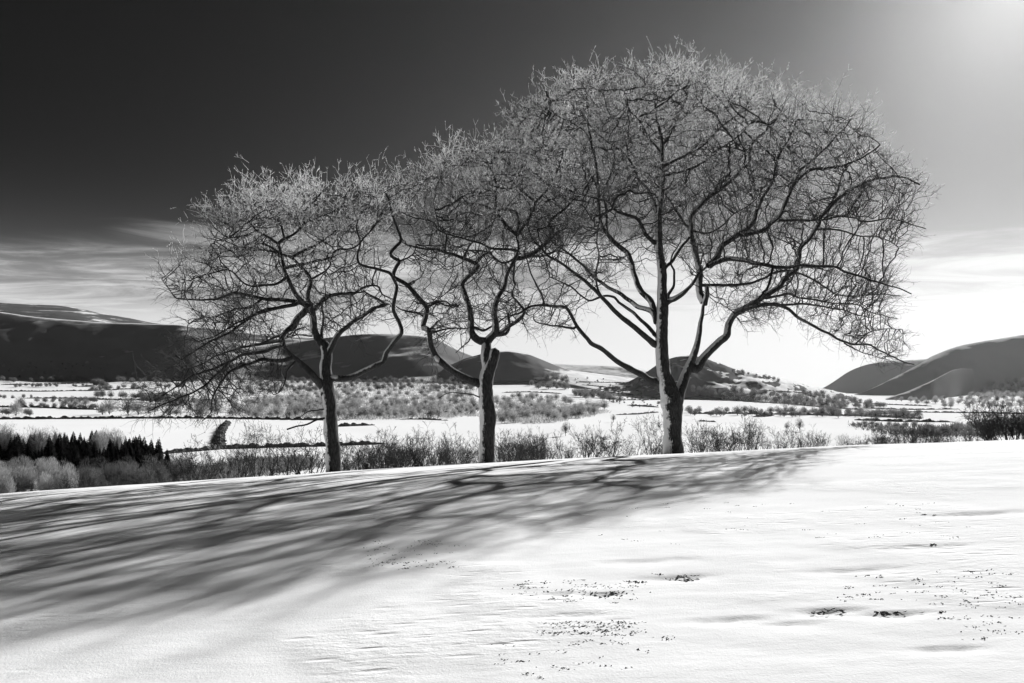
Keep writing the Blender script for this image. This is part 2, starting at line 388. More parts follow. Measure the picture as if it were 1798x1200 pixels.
hill('middle_spur', 'rounded dark spur with one sunlit slope behind the snag oak',
     [(700, 660, 3100), (770, 650, 3100), (820, 628, 3100), (860, 618, 3080), (897, 617, 3060), (927, 622, 3060), (950, 631, 3080), (975, 642, 3120), (1000, 650, 3200), (1060, 658, 3300), (1140, 668, 3400), (1220, 680, 3500)],
     [(700, 680, 2750), (820, 668, 2850), (897, 662, 2860), (950, 664, 2850), (1000, 668, 2750), (1060, 680, 2600), (1220, 690, 2600)],
     MAT['escarp'], 500, 60, 1.3, 9, 160, 160, seed=12)
hill('far_ridge', 'low dark far ridge at the head of the valley',
     [(820, 632, 5200), (960, 638, 5200), (1010, 641, 5200), (1080, 643, 5200), (1130, 650, 5200), (1200, 664, 5200), (1300, 680, 5200)],
     [(820, 690, 4700), (1000, 682, 4700), (1300, 690, 4700)], MAT['escarp'], 600, 60, 1.2, 8, 200, 100, seed=15)
hill('crag_hill', 'craggy hill behind the largest tree with a long snowy slope',
     [(1060, 682, 2500), (1110, 668, 2480), (1135, 654, 2460), (1155, 640, 2440), (1172, 631, 2420), (1190, 626, 2400), (1215, 624, 2400), (1238, 629, 2420), (1260, 638, 2450), (1290, 648, 2480), (1330, 656, 2500), (1380, 668, 2550), (1430, 680, 2600), (1500, 694, 2700)],
     [(1060, 692, 2250), (1135, 690, 2230), (1190, 690, 2190), (1240, 692, 2190), (1290, 694, 2120), (1340, 697, 2000), (1430, 702, 1950), (1500, 704, 1950)],
     MAT['crag'], 500, 50, 1.2, 14, 70, 220, seed=18)
hill('far_fell', 'hazy grey fell beyond the gap in the hills',
     [(1430, 690, 4200), (1462, 672, 4200), (1490, 652, 4150), (1515, 642, 4150), (1545, 635, 4100), (1600, 632, 4100), (1680, 628, 4000), (1800, 615, 4000), (2200, 570, 4000)],
     [(1430, 694, 4150), (1490, 694, 3960), (1545, 694, 3850), (1680, 692, 3740), (2200, 690, 3500)], MAT['fell'], 700, 30, 1.35, 12, 240, 120, seed=21)
hill('near_fell', 'tall grey shaded fell rising above the pale hillside trees',
     [(1500, 694, 2750), (1530, 683, 2780), (1560, 668, 2830), (1600, 647, 2900), (1640, 623, 2980), (1680, 608, 3050), (1740, 597, 3120), (1798, 588, 3150), (2000, 560, 3200), (2500, 500, 3300)],
     [(1500, 697, 2710), (1560, 697, 2740), (1640, 697, 2740), (1680, 696, 2780), (1798, 694, 2820), (2000, 690, 2780), (2500, 680, 2700)], MAT['fell'], 900, 40, 1.45, 14, 200, 160, seed=24)
hill('fell_rib', 'sunlit rib of hillside running down the grey fell',
     [(1555, 700, 2330), (1590, 689, 2380), (1640, 667, 2440), (1672, 650, 2620), (1690, 647, 2780), (1720, 650, 2980), (1760, 662, 3080)],
     [(1555, 702, 2300), (1640, 700, 2350), (1672, 700, 2490), (1690, 698, 2680), (1720, 697, 2860), (1760, 696, 3000)], MAT['fell'], 160, 40, 1.5, 5, 120, 80, seed=27)
TV = np.vstack(TERR_V); TF = np.vstack(TERR_F)
BVH = BVHTree.FromPolygons(TV.tolist(), TF.tolist())
def hit(u, v):
    """where the sight line of a photo pixel meets the valley or the hills"""
    d = Vector(((u - U0) / F, 1.0, (V0 - v) / F)).normalized()
    h = BVH.ray_cast(d * 200.0, d, 12000)
    return h[0]
def drop(x, y):
    h = BVH.ray_cast(Vector((x, y, 3000)), Vector((0, 0, -1)), 5000)
    return h[0]

# ------------------------------------------------------------------ the three oaks
rng = np.random.default_rng(7)
def resample(p, r, step):
    """Catmull-Rom through the points, evenly spaced"""
    p = np.asarray(p, float); n = len(p)
    q = np.vstack([2 * p[0] - p[1], p, 2 * p[-1] - p[-2]])
    out, rr = [], []
    for i in range(n - 1):
        m = max(2, int(np.linalg.norm(p[i + 1] - p[i]) / step) + 1)
        t = np.linspace(0, 1, m, endpoint=False)[:, None]
        a, b, c, d = q[i], q[i + 1], q[i + 2], q[i + 3]
        out.append(0.5 * ((2 * b) + (-a + c) * t + (2 * a - 5 * b + 4 * c - d) * t ** 2 + (-a + 3 * b - 3 * c + d) * t ** 3))
        rr.append(r[i] + (r[i + 1] - r[i]) * t[:, 0])
    out.append(p[-1:]); rr.append(np.array([r[-1]]))
    return np.vstack(out), np.concatenate(rr)

def colonize(P0, par0, A, seg, infl, kill, iters, rng, jit=0.5, up=0.0, cap=90000):
    n0 = len(P0); Pn = np.zeros((cap, 3)); Pn[:n0] = P0; par = np.full(cap, -1); par[:n0] = par0; kids = np.zeros(cap, int)
    n = n0; dist = np.full(len(A), 1e9); near = np.zeros(len(A), int)
    def upd(i0, i1):
        for s in range(i0, i1, 700):
            e = min(i1, s + 700)
            B = Pn[s:e]
            d2 = (A ** 2).sum(1)[:, None] + (B ** 2).sum(1)[None, :] - 2 * A @ B.T
            j = d2.argmin(1); d = np.sqrt(np.maximum(d2[np.arange(len(A)), j], 0))
            m = d < dist; dist[m] = d[m]; near[m] = j[m] + s
    upd(0, n0)
    for it in range(iters):
        keep = dist > kill
        A, dist, near = A[keep], dist[keep], near[keep]
        if len(A) == 0: break
        m = (dist < infl) & (kids[near] < 4)
        if not m.any(): break
        idx = near[m]; vec = norm(A[m] - Pn[idx])
        uq, inv = np.unique(idx, return_inverse=True)
        S = np.zeros((len(uq), 3)); np.add.at(S, inv, vec)
        S = norm(S); S += jit * rng.normal(size=S.shape); S[:, 2] += up
        S = norm(S)
        k = len(uq)
        if n + k > cap: break
        Pn[n:n + k] = Pn[uq] + S * seg * rng.uniform(0.75, 1.2, (k, 1)); par[n:n + k] = uq; kids[uq] += 1
        n0_, n = n, n + k; upd(n0_, n)
    return Pn[:n], par[:n]

def in_poly(u, v, poly):
    poly = np.array(poly, float); x, y = poly[:, 0], poly[:, 1]; x2, y2 = np.roll(x, -1), np.roll(y, -1)
    r = np.zeros(len(u), bool)
    for a, b, c, d in zip(x, y, x2, y2):
        cnd = ((b > v) != (d > v)); xi = (c - a) * (v - b) / (d - b + 1e-12) + a
        r ^= cnd & (u < xi)
    return r

def build_oak(label, D, trunk, limbs, crown, depth, n_att, seed, hub, sprays, top_v=0, bot_v=1):
    """trunk: [(u, v, r)], limbs: [(end depth shift, r0, r1, [(u, v)...])], crown: outline in the plane of the tree"""
    rg = np.random.default_rng(seed)
    base = P(trunk[0][0], trunk[0][1], D); root = thing('oak_tree', label, 'tree', base, group='bare oaks along the crest')
    def put(name, v, fs, m, attrs=None, kind=None, smooth=True):
        o = add_obj(name, new_mesh(name, v - base, fs, smooth, attrs), m, root)
        if kind: o['kind'] = kind
        return o
    px, px3, pr = [], [], []           # skeleton so far: pixels, points, radii
    def lay(pts3, rad, k, name, seed_, rough):
        v, q, t = tube(pts3, rad, k, seed_, rough)
        th = np.concatenate([np.repeat(rad, k), rad[-1:]])
        put(name, v, [q, t], MAT['bark'], {'thick': th})
    tp = np.array([P(u, v, D) for u, v, r in trunk]); tr = np.array([r for *_, r in trunk])
    pts, rad = resample(tp, tr, 0.12)
    s = np.linspace(0, 1, len(pts)); rad = rad * (1 + 0.30 * np.exp(-s * 22))
    lay(pts, rad, 18, 'trunk', seed, 0.10)
    px3.append(pts); pr.append(rad)
    for li, (dd, r0, r1, pl) in enumerate(limbs):
        allp = np.vstack(px3); au = U0 + F * allp[:, 0] / allp[:, 1]; av = V0 - F * allp[:, 2] / allp[:, 1]
        j = np.argmin((au - pl[0][0]) ** 2 + (av - pl[0][1]) ** 2); y0 = allp[j, 1]
        a = np.array(pl, float); ln = np.r_[0, np.cumsum(np.linalg.norm(np.diff(a, axis=0), axis=1))]; ln /= ln[-1]
        y = y0 + dd * ln ** 0.9
        p3 = np.array([P(u, v, yy_) for (u, v), yy_ in zip(pl, y)])
        p3[1:-1, 1] += rg.normal(0, 0.10, len(pl) - 2)
        p3 = np.vstack([allp[j][None], p3]) if np.linalg.norm(allp[j] - p3[0]) > 0.05 else p3
        r1 = min(r1, 0.012 + 0.12 * r0) if len(pl) > 5 else r1
        rr = r0 + (r1 - r0) * np.r_[np.zeros(len(p3) - len(pl)), ln] ** 0.7
        pts, rad = resample(p3, rr, 0.14)
        w = np.linspace(0, 1, len(pts))[:, None]
        wob = np.stack([perlin(np.arange(len(pts)) * 0.23, np.full(len(pts), li * 3.7 + k), seed) for k in range(3)], -1)
        pts = pts + wob * 0.06 * np.minimum(w * 4, 1)
        lay(pts, rad, 10 if r0 > 0.06 else 7, 'limb', seed + li, 0.09)
        px3.append(pts); pr.append(rad)
    allp = np.vstack(px3); allr = np.concatenate(pr)
    seeds = allr < 0.13
    seedp, seedr = allp[seeds], allr[seeds]
    # attractors inside the crown
    poly = np.array(crown, float); cen = poly.mean(0); poly = cen + (poly - cen) * 0.94; crown = poly.tolist()
    lo, hi = poly.min(0), poly.max(0); uc, hw = (lo[0] + hi[0]) / 2, (hi[0] - lo[0]) / 2
    A = np.zeros((0, 3))
    while len(A) < n_att:
        u = rg.uniform(lo[0], hi[0], 20000); v = rg.uniform(lo[1], hi[1], 20000)
        m = in_poly(u + 26 * fbm(u / 38.0, v / 38.0, 3, seed + 9) + rg.normal(0, 5, len(u)), v + 30 * fbm(u / 34.0 + 50, v / 34.0, 3, seed + 10) + rg.normal(0, 5, len(u)), crown); u, v = u[m], v[m]
        half = depth * np.sqrt(np.maximum(0.12, 1 - ((u - uc) / hw) ** 2))
        q = rg.uniform(-1, 1, len(u)); y = D + q * half
        # clumps: leave some gaps
        dep = (y - D) * F / D
        cl = fbm((u - 0.42 * dep) / 82.0, (v + 0.32 * dep) / 66.0, 2, seed + 3)
        m = cl > rg.uniform(-0.10, 0.10, len(u))
        A = np.vstack([A, np.stack([(u - U0) / F * y, y, (V0 - v) / F * y], -1)[m]])
    A = A[:n_att]
    n0 = len(seedp)
    Pn, par = colonize(seedp, np.full(n0, -1), A, 0.28, 3.5, 0.50, 100, rg, 0.17, 0.04)
    n = len(Pn)
    # radii by the pipe model
    cnt = np.zeros(n); haskid = np.zeros(n, bool); haskid[par[n0:]] = True
    e = 2.0; rt = 0.0185 ** e
    cnt[n0:][~haskid[n0:]] = rt
    for i in range(n - 1, n0 - 1, -1):
        cnt[par[i]] += cnt[i]
    R = cnt ** (1 / e)
    Rn = R.copy(); Rn[:n0] = np.minimum(seedr, 0.6 * np.maximum(R[:n0], 0.01))
    best = np.full(n, -1)
    for i in range(n0, n):
        p = par[i]
        if best[p] < 0 or R[i] > R[best[p]]: best[p] = i
    idx = np.arange(n0, n); p = par[idx]
    dirs = np.zeros((n, 3)); dirs[idx] = norm(Pn[idx] - Pn[p])
    nd = dirs.copy(); hb = best >= 0; nd[hb] = norm(dirs[hb] + dirs[best[hb]])
    main = (best[p] == idx) & (p >= n0)
    r0 = np.where(main, R[p], np.minimum(R[idx] * 1.15, np.where(p >= n0, R[p], R[idx] * 1.3)))
    d0 = np.where(main[:, None], nd[p], dirs[idx]); d1 = nd[idx]
    vs, qs, th, off = [], [], [], 0
    for k, msk in ((5, R[idx] > 0.022), (3, R[idx] <= 0.022)):
        if not msk.any(): continue
        v, q = frusta(Pn[p][msk], Pn[idx][msk], r0[msk], R[idx][msk], k, d0[msk], d1[msk], off)
        vs.append(v); qs.append(q); off += len(v)
    put('branch_network', np.vstack(vs), qs, MAT['branch'], None, 'stuff')
    # sprays: side branches that run outwards, their twigs, and the last short shoots
    ctr = P(hub[0], hub[1], D)
    def shoots(p0, d0, ln, r0_, nseg, bend, wander):
        """chains of nseg edges; returns start/end points, radii and the nodes with their directions"""
        q, d = p0, d0; out, nodes, nd_ = [], [], []
        for k in range(nseg):
            o_ = norm(q - ctr); hq = np.clip((q[:, 2:3] - ctr[2]) / (top_z - ctr[2]), -0.6, 1)
            d = norm(d + rg.normal(0, wander, d.shape) + bend * (0.5 * o_ + np.array([0, 0, 1.0]) * (0.12 + 0.35 * hq)))
            e_ = q + d * (ln / nseg)[:, None]
            out.append((q, e_, r0_ * (1 - 0.75 * k / nseg), r0_ * (1 - 0.75 * (k + 1) / nseg))); nodes.append(e_); nd_.append(d); q = e_
        p_, q_, ra, rb = (np.concatenate(x) for x in zip(*out))
        return p_, q_, ra, rb, np.stack(nodes, 1), np.stack(nd_, 1)
    def side(nodes, dirs_, count, spread):
        i = rg.integers(0, nodes.shape[0], count); j = rg.integers(0, nodes.shape[1], count)
        p_, d_ = nodes[i, j], dirs_[i, j]; o_ = norm(p_ - ctr)
        return p_, norm(0.8 * d_ + spread * norm(rg.normal(size=d_.shape)) + 0.25 * o_), i
    top_z = P(0, top_v, D)[2]
    thin = idx[R[idx] < 0.055]; tips = thin[~haskid[thin]]
    srcA = np.concatenate([np.repeat(tips, 2), thin[rg.random(len(thin)) < sprays]])
    dA = norm(dirs[srcA] * np.where(haskid[srcA], 0.7, 1.6)[:, None] + 0.75 * norm(rg.normal(size=(len(srcA), 3))) + 0.35 * norm(Pn[srcA] - ctr))
    lnA = rg.uniform(0.45, 1.15, len(srcA))
    pA, qA, raA, rbA, nA, ndA = shoots(Pn[srcA], dA, lnA, np.full(len(srcA), 0.0115), 4, 0.10, 0.24)
    p_, d_, iA = side(nA, ndA, int(len(srcA) * 3.6), 0.95)
    pB, qB, raB, rbB, nB, ndB = shoots(p_, d_, lnA[iA] * rg.uniform(0.3, 0.65, len(p_)), np.full(len(p_), 0.0063), 2, 0.10, 0.3)
    p_, d_, iB = side(nB, ndB, int(len(p_) * 2.0), 1.0)
    hC = np.clip((p_[:, 2] - ctr[2]) / (top_z - ctr[2]), 0, 1)
    lC = rg.uniform(0.09, 0.25, len(p_)) * (0.85 + 0.3 * hC); d_ = norm(d_ + np.array([0, 0, 1.0]) * (0.25 * hC ** 2)[:, None])
    qC = p_ + d_ * lC[:, None]
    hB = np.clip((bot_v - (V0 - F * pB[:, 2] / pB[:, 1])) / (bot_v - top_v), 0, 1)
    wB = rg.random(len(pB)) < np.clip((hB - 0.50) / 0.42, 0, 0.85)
    V1, Q1 = frusta(pA, qA, raA, rbA, 3)
    V2, Q2 = frusta(pB[~wB], qB[~wB], raB[~wB], rbB[~wB], 3, base=len(V1))
    V4, Q4 = frusta(pB[wB], qB[wB], raB[wB], rbB[wB], 3)
    u_, w_ = frame(d_); m_ = len(p_); r3 = 0.0042
    V3 = np.stack([p_ + u_ * r3, p_ - u_ * r3 * 0.5 + w_ * r3 * 0.87, p_ - u_ * r3 * 0.5 - w_ * r3 * 0.87, qC], 1).reshape(-1, 3)
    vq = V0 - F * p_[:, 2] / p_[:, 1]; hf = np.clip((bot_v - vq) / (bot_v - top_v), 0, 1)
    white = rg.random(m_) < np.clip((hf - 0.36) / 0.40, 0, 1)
    def spikes(k, off):
        b3 = (np.arange(k) * 4 + off)[:, None]
        return np.concatenate([b3 + np.array([0, 1, 3]), b3 + np.array([1, 2, 3]), b3 + np.array([2, 0, 3])])
    V3 = V3.reshape(-1, 4, 3)
    put('twigs', np.vstack([V1, V2, V3[~white].reshape(-1, 3)]), [Q1, Q2, spikes((~white).sum(), len(V1) + len(V2))], MAT['twig'], None, 'stuff')
    put('frosted_shoots', np.vstack([V4, V3[white].reshape(-1, 3)]), [Q4, spikes(white.sum(), len(V4))], MAT['rime'], None, 'stuff')
    # rime on the topmost shoots: slivers of frost along the twigs
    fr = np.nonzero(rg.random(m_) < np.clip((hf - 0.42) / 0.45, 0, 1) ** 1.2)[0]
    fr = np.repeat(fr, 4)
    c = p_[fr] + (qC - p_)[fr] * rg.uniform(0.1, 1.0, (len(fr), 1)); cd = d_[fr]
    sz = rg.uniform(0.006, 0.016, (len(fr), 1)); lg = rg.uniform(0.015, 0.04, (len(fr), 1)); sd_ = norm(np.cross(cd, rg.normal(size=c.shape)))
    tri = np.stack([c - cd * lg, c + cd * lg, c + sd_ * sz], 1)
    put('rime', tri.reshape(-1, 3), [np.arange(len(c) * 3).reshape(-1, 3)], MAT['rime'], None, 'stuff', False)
    src = srcA
    print('oak', label[:20], 'nodes', n - n0, 'twigs', len(src), 'rime', len(c))
    return root

BIG_TRUNK = [(1183, 806, .35), (1182, 785, .34), (1181, 760, .33), (1181, 730, .37), (1179, 705, .44), (1174, 685, .36), (1167, 662, .28), (1163, 630, .25), (1162, 590, .24), (1163, 550, .23), (1163, 510, .20),
             (1162, 470, .17), (1158, 440, .15), (1157, 380, .13), (1163, 330, .11), (1162, 280, .09), (1162, 247, .07), (1155, 215, .045), (1150, 180, .025)]
BIG = [
    # right-hand stem and its limbs
    (1.3, .30, .14, [(1184, 716), (1193, 690), (1201, 668), (1212, 640), (1222, 610), (1228, 580), (1233, 550), (1237, 522)]),
    (1.2, .17, .10, [(1236, 530), (1228, 510), (1228, 477), (1220, 440), (1212, 408), (1217, 377), (1233, 357), (1253, 340), (1282, 320), (1300, 300), (1317, 285), (1320, 255), (1350, 225), (1375, 197)]),
    (-0.4, .12, .09, [(1237, 535), (1241, 517), (1242, 505)]),
    (2.0, .19, .05, [(1222, 648), (1237, 627), (1260, 603), (1274, 590), (1280, 568), (1292, 550), (1312, 540), (1340, 522), (1360, 510), (1375, 492), (1395, 475), (1402, 455), (1407, 435), (1425, 415), (1435, 395), (1450, 372), (1482, 342), (1527, 317), (1555, 312), (1587, 310), (1615, 325)]),
    (-1.5, .10, .02, [(1292, 550), (1312, 542), (1335, 536), (1360, 535), (1382, 540), (1400, 555), (1420, 570), (1445, 582), (1467, 595), (1482, 602), (1502, 605), (1525, 605), (1545, 617), (1570, 625), (1590, 637), (1605, 640)]),
    (0.6, .035, .012, [(1502, 604), (1520, 590), (1535, 580), (1560, 577), (1585, 578)]),
    (-0.6, .03, .01, [(1482, 603), (1512, 620), (1550, 630)]),
    (1.5, .06, .015, [(1345, 524), (1382, 517), (1405, 522), (1440, 530), (1462, 532), (1500, 535), (1537, 550), (1575, 560)]),
    (-2.0, .06, .015, [(1360, 535), (1375, 536), (1415, 535), (1450, 540), (1490, 548), (1530, 560)]),
    # limb from the left stem sweeping right and up
    (-0.5, .15, .12, [(1165, 536), (1176, 528), (1193, 520), (1213, 503), (1226, 483), (1245, 467)]),
    (2.0, .14, .04, [(1245, 467), (1260, 450), (1270, 430), (1300, 410), (1320, 395), (1330, 370), (1340, 350), (1355, 317), (1365, 300), (1367, 275), (1385, 245), (1400, 210)]),
    (-1.5, .11, .03, [(1300, 412), (1340, 405), (1355, 392), (1370, 377), (1385, 345), (1400, 317), (1420, 302), (1450, 297), (1495, 287), (1525, 270), (1545, 255)]),
    (-1.0, .06, .02, [(1400, 317), (1407, 297), (1437, 275), (1462, 247), (1482, 225), (1495, 210)]),
    (-2.2, .11, .02, [(1245, 467), (1260, 460), (1282, 454), (1305, 457), (1340, 465), (1370, 470), (1412, 467), (1462, 469), (1487, 479), (1525, 490), (1575, 505), (1600, 516)]),
    (2.5, .07, .03, [(1234, 501), (1265, 501), (1300, 500), (1335, 492), (1360, 480), (1390, 475), (1425, 490), (1445, 505), (1472, 517), (1505, 520), (1550, 516), (1582, 520)]),
    (2.0, .06, .02, [(1360, 387), (1395, 387), (1440, 387), (1475, 382), (1500, 382), (1525, 387), (1557, 385), (1587, 391), (1625, 401)]),
    (-1.5, .05, .015, [(1430, 403), (1445, 402), (1470, 405), (1500, 413), (1532, 416), (1562, 422), (1578, 437)]),
    (1.5, .05, .02, [(1450, 372), (1470, 340), (1477, 315), (1487, 295), (1512, 275), (1532, 260)]),
    (1.5, .05, .02, [(1253, 340), (1267, 312), (1267, 287), (1260, 250), (1257, 230), (1262, 190)]),
    (-2.0, .05, .02, [(1212, 405), (1240, 410), (1265, 400), (1290, 375), (1315, 360), (1335, 345)]),
    (1.0, .08, .05, [(1160, 482), (1177, 463), (1193, 440), (1210, 417)]),
    (0.8, .07, .05, [(1173, 520), (1183, 500), (1183, 480), (1177, 463), (1185, 440), (1195, 425)]),
    (1.5, .07, .03, [(1212, 405), (1190, 377), (1180, 357), (1165, 336)]),
    # upper crown
    (2.2, .065, .02, [(1159, 295), (1190, 280), (1223, 263), (1250, 243), (1267, 223), (1293, 203), (1310, 180)]),
    (-2.5, .06, .02, [(1161, 310), (1200, 300), (1235, 285), (1262, 262), (1290, 245), (1320, 215)]),
    (2.5, .08, .02, [(1154, 372), (1140, 337), (1120, 307), (1103, 277), (1083, 258), (1060, 240), (1033, 218), (1020, 195)]),
    (-2.0, .045, .015, [(1103, 277), (1097, 240), (1080, 213), (1066, 190), (1060, 165)]),
    (-2.5, .05, .015, [(1161, 270), (1140, 240), (1125, 215), (1105, 190), (1095, 160)]),
    (2.5, .05, .015, [(1161, 258), (1178, 235), (1190, 205), (1205, 175), (1210, 150)]),
    # left-hand limbs
    (-1.0, .10, .03, [(1149, 426), (1133, 410), (1120, 387), (1107, 378), (1083, 370), (1067, 353), (1033, 345), (1013, 340)]),
    (1.8, .15, .035, [(1160, 575), (1149, 548), (1143, 530), (1125, 510), (1115, 490), (1110, 465), (1100, 443), (1077, 423), (1060, 403), (1053, 380), (1050, 330), (1045, 280), (1038, 250), (1033, 217), (1032, 190), (1028, 160)]),
    (2.5, .05, .015, [(1050, 330), (1028, 293), (1013, 287), (980, 275), (960, 262), (930, 240), (900, 222), (880, 190)]),
    (-2.0, .04, .015, [(1038, 250), (1025, 230), (1000, 215), (970, 195), (960, 160)]),
    (-1.5, .05, .02, [(1067, 410), (1063, 370), (1060, 337), (1075, 300), (1080, 270)]),
    (-2.2, .13, .045, [(1152, 606), (1130, 590), (1090, 555), (1060, 525), (1040, 505), (1010, 480), (985, 462), (963, 449), (940, 425), (925, 395)]),
    (-0.5, .05, .025, [(1060, 527), (1048, 505), (1047, 480), (1051, 450), (1048, 420), (1052, 385)]),
    (0.8, .09, .02, [(1152, 590), (1140, 577), (1118, 557), (1105, 543), (1088, 530), (1080, 521), (1060, 520), (1040, 527), (1027, 525), (1010, 510), (990, 497), (965, 487)]),
    (2.8, .12, .04, [(1152, 566), (1143, 549), (1115, 535), (1090, 518), (1065, 503), (1045, 490), (1020, 465), (990, 440), (970, 425), (950, 400)]),
    (-3.0, .15, .04, [(1160, 668), (1147, 669), (1120, 655), (1085, 635), (1060, 615), (1030, 597), (1015, 577), (1000, 550), (990, 540), (968, 537), (950, 535), (930, 540), (912, 552), (895, 556)]),
    (-1.0, .045, .02, [(956, 536), (948, 510), (932, 480), (925, 455), (920, 440)]),
    (0.8, .05, .02, [(1008, 577), (985, 573), (960, 570), (940, 564), (935, 554)]),
]
BIG_CROWN = [(985, 585), (930, 585), (900, 560), (925, 530), (935, 470), (905, 420), (880, 300), (868, 205), (890, 185), (915, 190), (960, 140), (1040, 122), (1065, 138), (1100, 102), (1140, 92), (1200, 110), (1290, 142), (1400, 168), (1500, 198), (1550, 232),
             (1570, 285), (1622, 322), (1612, 345), (1580, 352), (1590, 375), (1640, 398), (1600, 415), (1585, 440), (1545, 450), (1560, 485), (1610, 518), (1560, 545), (1550, 570), (1590, 590), (1550, 602), (1612, 645), (1560, 640), (1490, 612), (1440, 572), (1380, 555), (1300, 575), (1250, 530), (1200, 480), (1130, 470), (1080, 500), (1010, 510), (980, 520)]
MID_TRUNK = [(856, 826, .31), (855, 805, .30), (855, 773, .295), (857, 733, .31), (853, 693, .28), (853, 667, .28), (861, 642, .25), (867, 625, .23), (869, 615, .20)]
MID = [
    (0.3, .22, .19, [(856, 655), (853, 630), (854, 610), (852, 598)]),
    (-0.8, .17, .05, [(852, 600), (838, 597), (827, 583), (827, 563), (823, 537), (813, 507), (813, 493), (827, 480), (840, 467), (828, 460), (813, 452), (787, 443), (762, 437), (735, 435), (717, 430)]),
    (0.8, .18, .08, [(854, 602), (862, 592), (870, 583), (870, 567), (868, 547), (873, 527), (885, 505), (892, 480), (902, 460), (910, 440), (907, 412)]),
    (-1.5, .08, .03, [(907, 412), (892, 400), (877, 382), (871, 365), (872, 340), (871, 320), (862, 295), (868, 270)]),
    (2.0, .08, .02, [(907, 412), (910, 395), (906, 372), (887, 367), (867, 366), (842, 361), (817, 357), (792, 345), (775, 320)]),
    (0.5, .08, .02, [(908, 413), (927, 387), (940, 360), (935, 350), (917, 335), (897, 317), (877, 297), (868, 270)]),
    (-1.8, .05, .02, [(940, 356), (962, 330), (975, 307), (985, 280), (990, 260)]),
    (-1.5, .11, .03, [(908, 453), (917, 452), (940, 442), (957, 427), (972, 410), (965, 390), (977, 377), (992, 367), (1005, 352), (1020, 342)]),
    (1.5, .06, .02, [(908, 452), (930, 452), (955, 449), (980, 440), (1005, 449), (1020, 440)]),
    (-2.2, .06, .02, [(909, 441), (900, 440), (867, 435), (842, 427), (800, 415), (772, 405), (760, 390), (730, 385), (705, 372)]),
    (2.0, .05, .015, [(905, 455), (880, 462), (860, 445), (830, 440), (800, 440), (770, 425)]),
    (-1.0, .11, .05, [(868, 588), (880, 583), (893, 573), (913, 560), (920, 547), (910, 530), (900, 517), (905, 500)]),
    (1.2, .08, .05, [(866, 590), (890, 585), (895, 570), (893, 552)]),
    (1.5, .06, .02, [(838, 577), (850, 580), (870, 570), (890, 555), (905, 548)]),
    (-2.2, .17, .05, [(851, 680), (838, 672), (823, 667), (797, 653), (777, 637), (763, 623), (757, 603), (753, 583), (743, 573), (748, 557), (748, 540), (733, 520), (717, 503), (702, 493), (690, 484), (697, 467), (700, 458), (686, 447), (702, 425), (700, 407), (690, 385), (685, 355), (675, 337)]),
    (0.3, .07, .06, [(715, 501), (724, 497), (726, 496)]),
    (1.0, .05, .02, [(750, 540), (765, 533), (783, 530), (793, 540), (800, 537), (808, 535)]),
    (1.2, .05, .02, [(755, 586), (765, 582), (790, 577), (820, 577)]),
    (-1.2, .04, .02, [(742, 555), (725, 548), (705, 545), (695, 540)]),
    (0.4, .05, .035, [(756, 578), (764, 570), (769, 565)]),
    (-0.8, .035, .02, [(699, 460), (712, 452), (725, 446), (732, 430)]),
    (1.5, .05, .015, [(815, 449), (827, 430), (835, 410), (825, 395)]),
    (-1.5, .05, .015, [(782, 441), (784, 415), (770, 395), (765, 370)]),
    (-0.5, .035, .012, [(830, 585), (822, 600), (808, 613), (800, 620)]),
    (-0.8, .03, .01, [(850, 700), (820, 692), (790, 690), (770, 700)]),
]
MID_CROWN = [(690, 450), (672, 345), (700, 320), (735, 310), (770, 268), (850, 245), (900, 235), (950, 235), (1000, 265), (1030, 340), (1015, 440), (940, 500), (925, 570), (880, 600), (860, 555), (800, 590), (770, 620), (735, 640), (740, 580), (700, 540)]
LEFT_TRUNK = [(587, 846, .29), (586, 828, .28), (585, 790, .275), (581, 760, .27), (580, 725, .25), (577, 695, .245), (574, 675, .25), (572, 645, .225), (574, 622, .21), (570, 607, .19), (560, 597, .15), (552, 582, .13), (551, 562, .125), (547, 540, .12)]
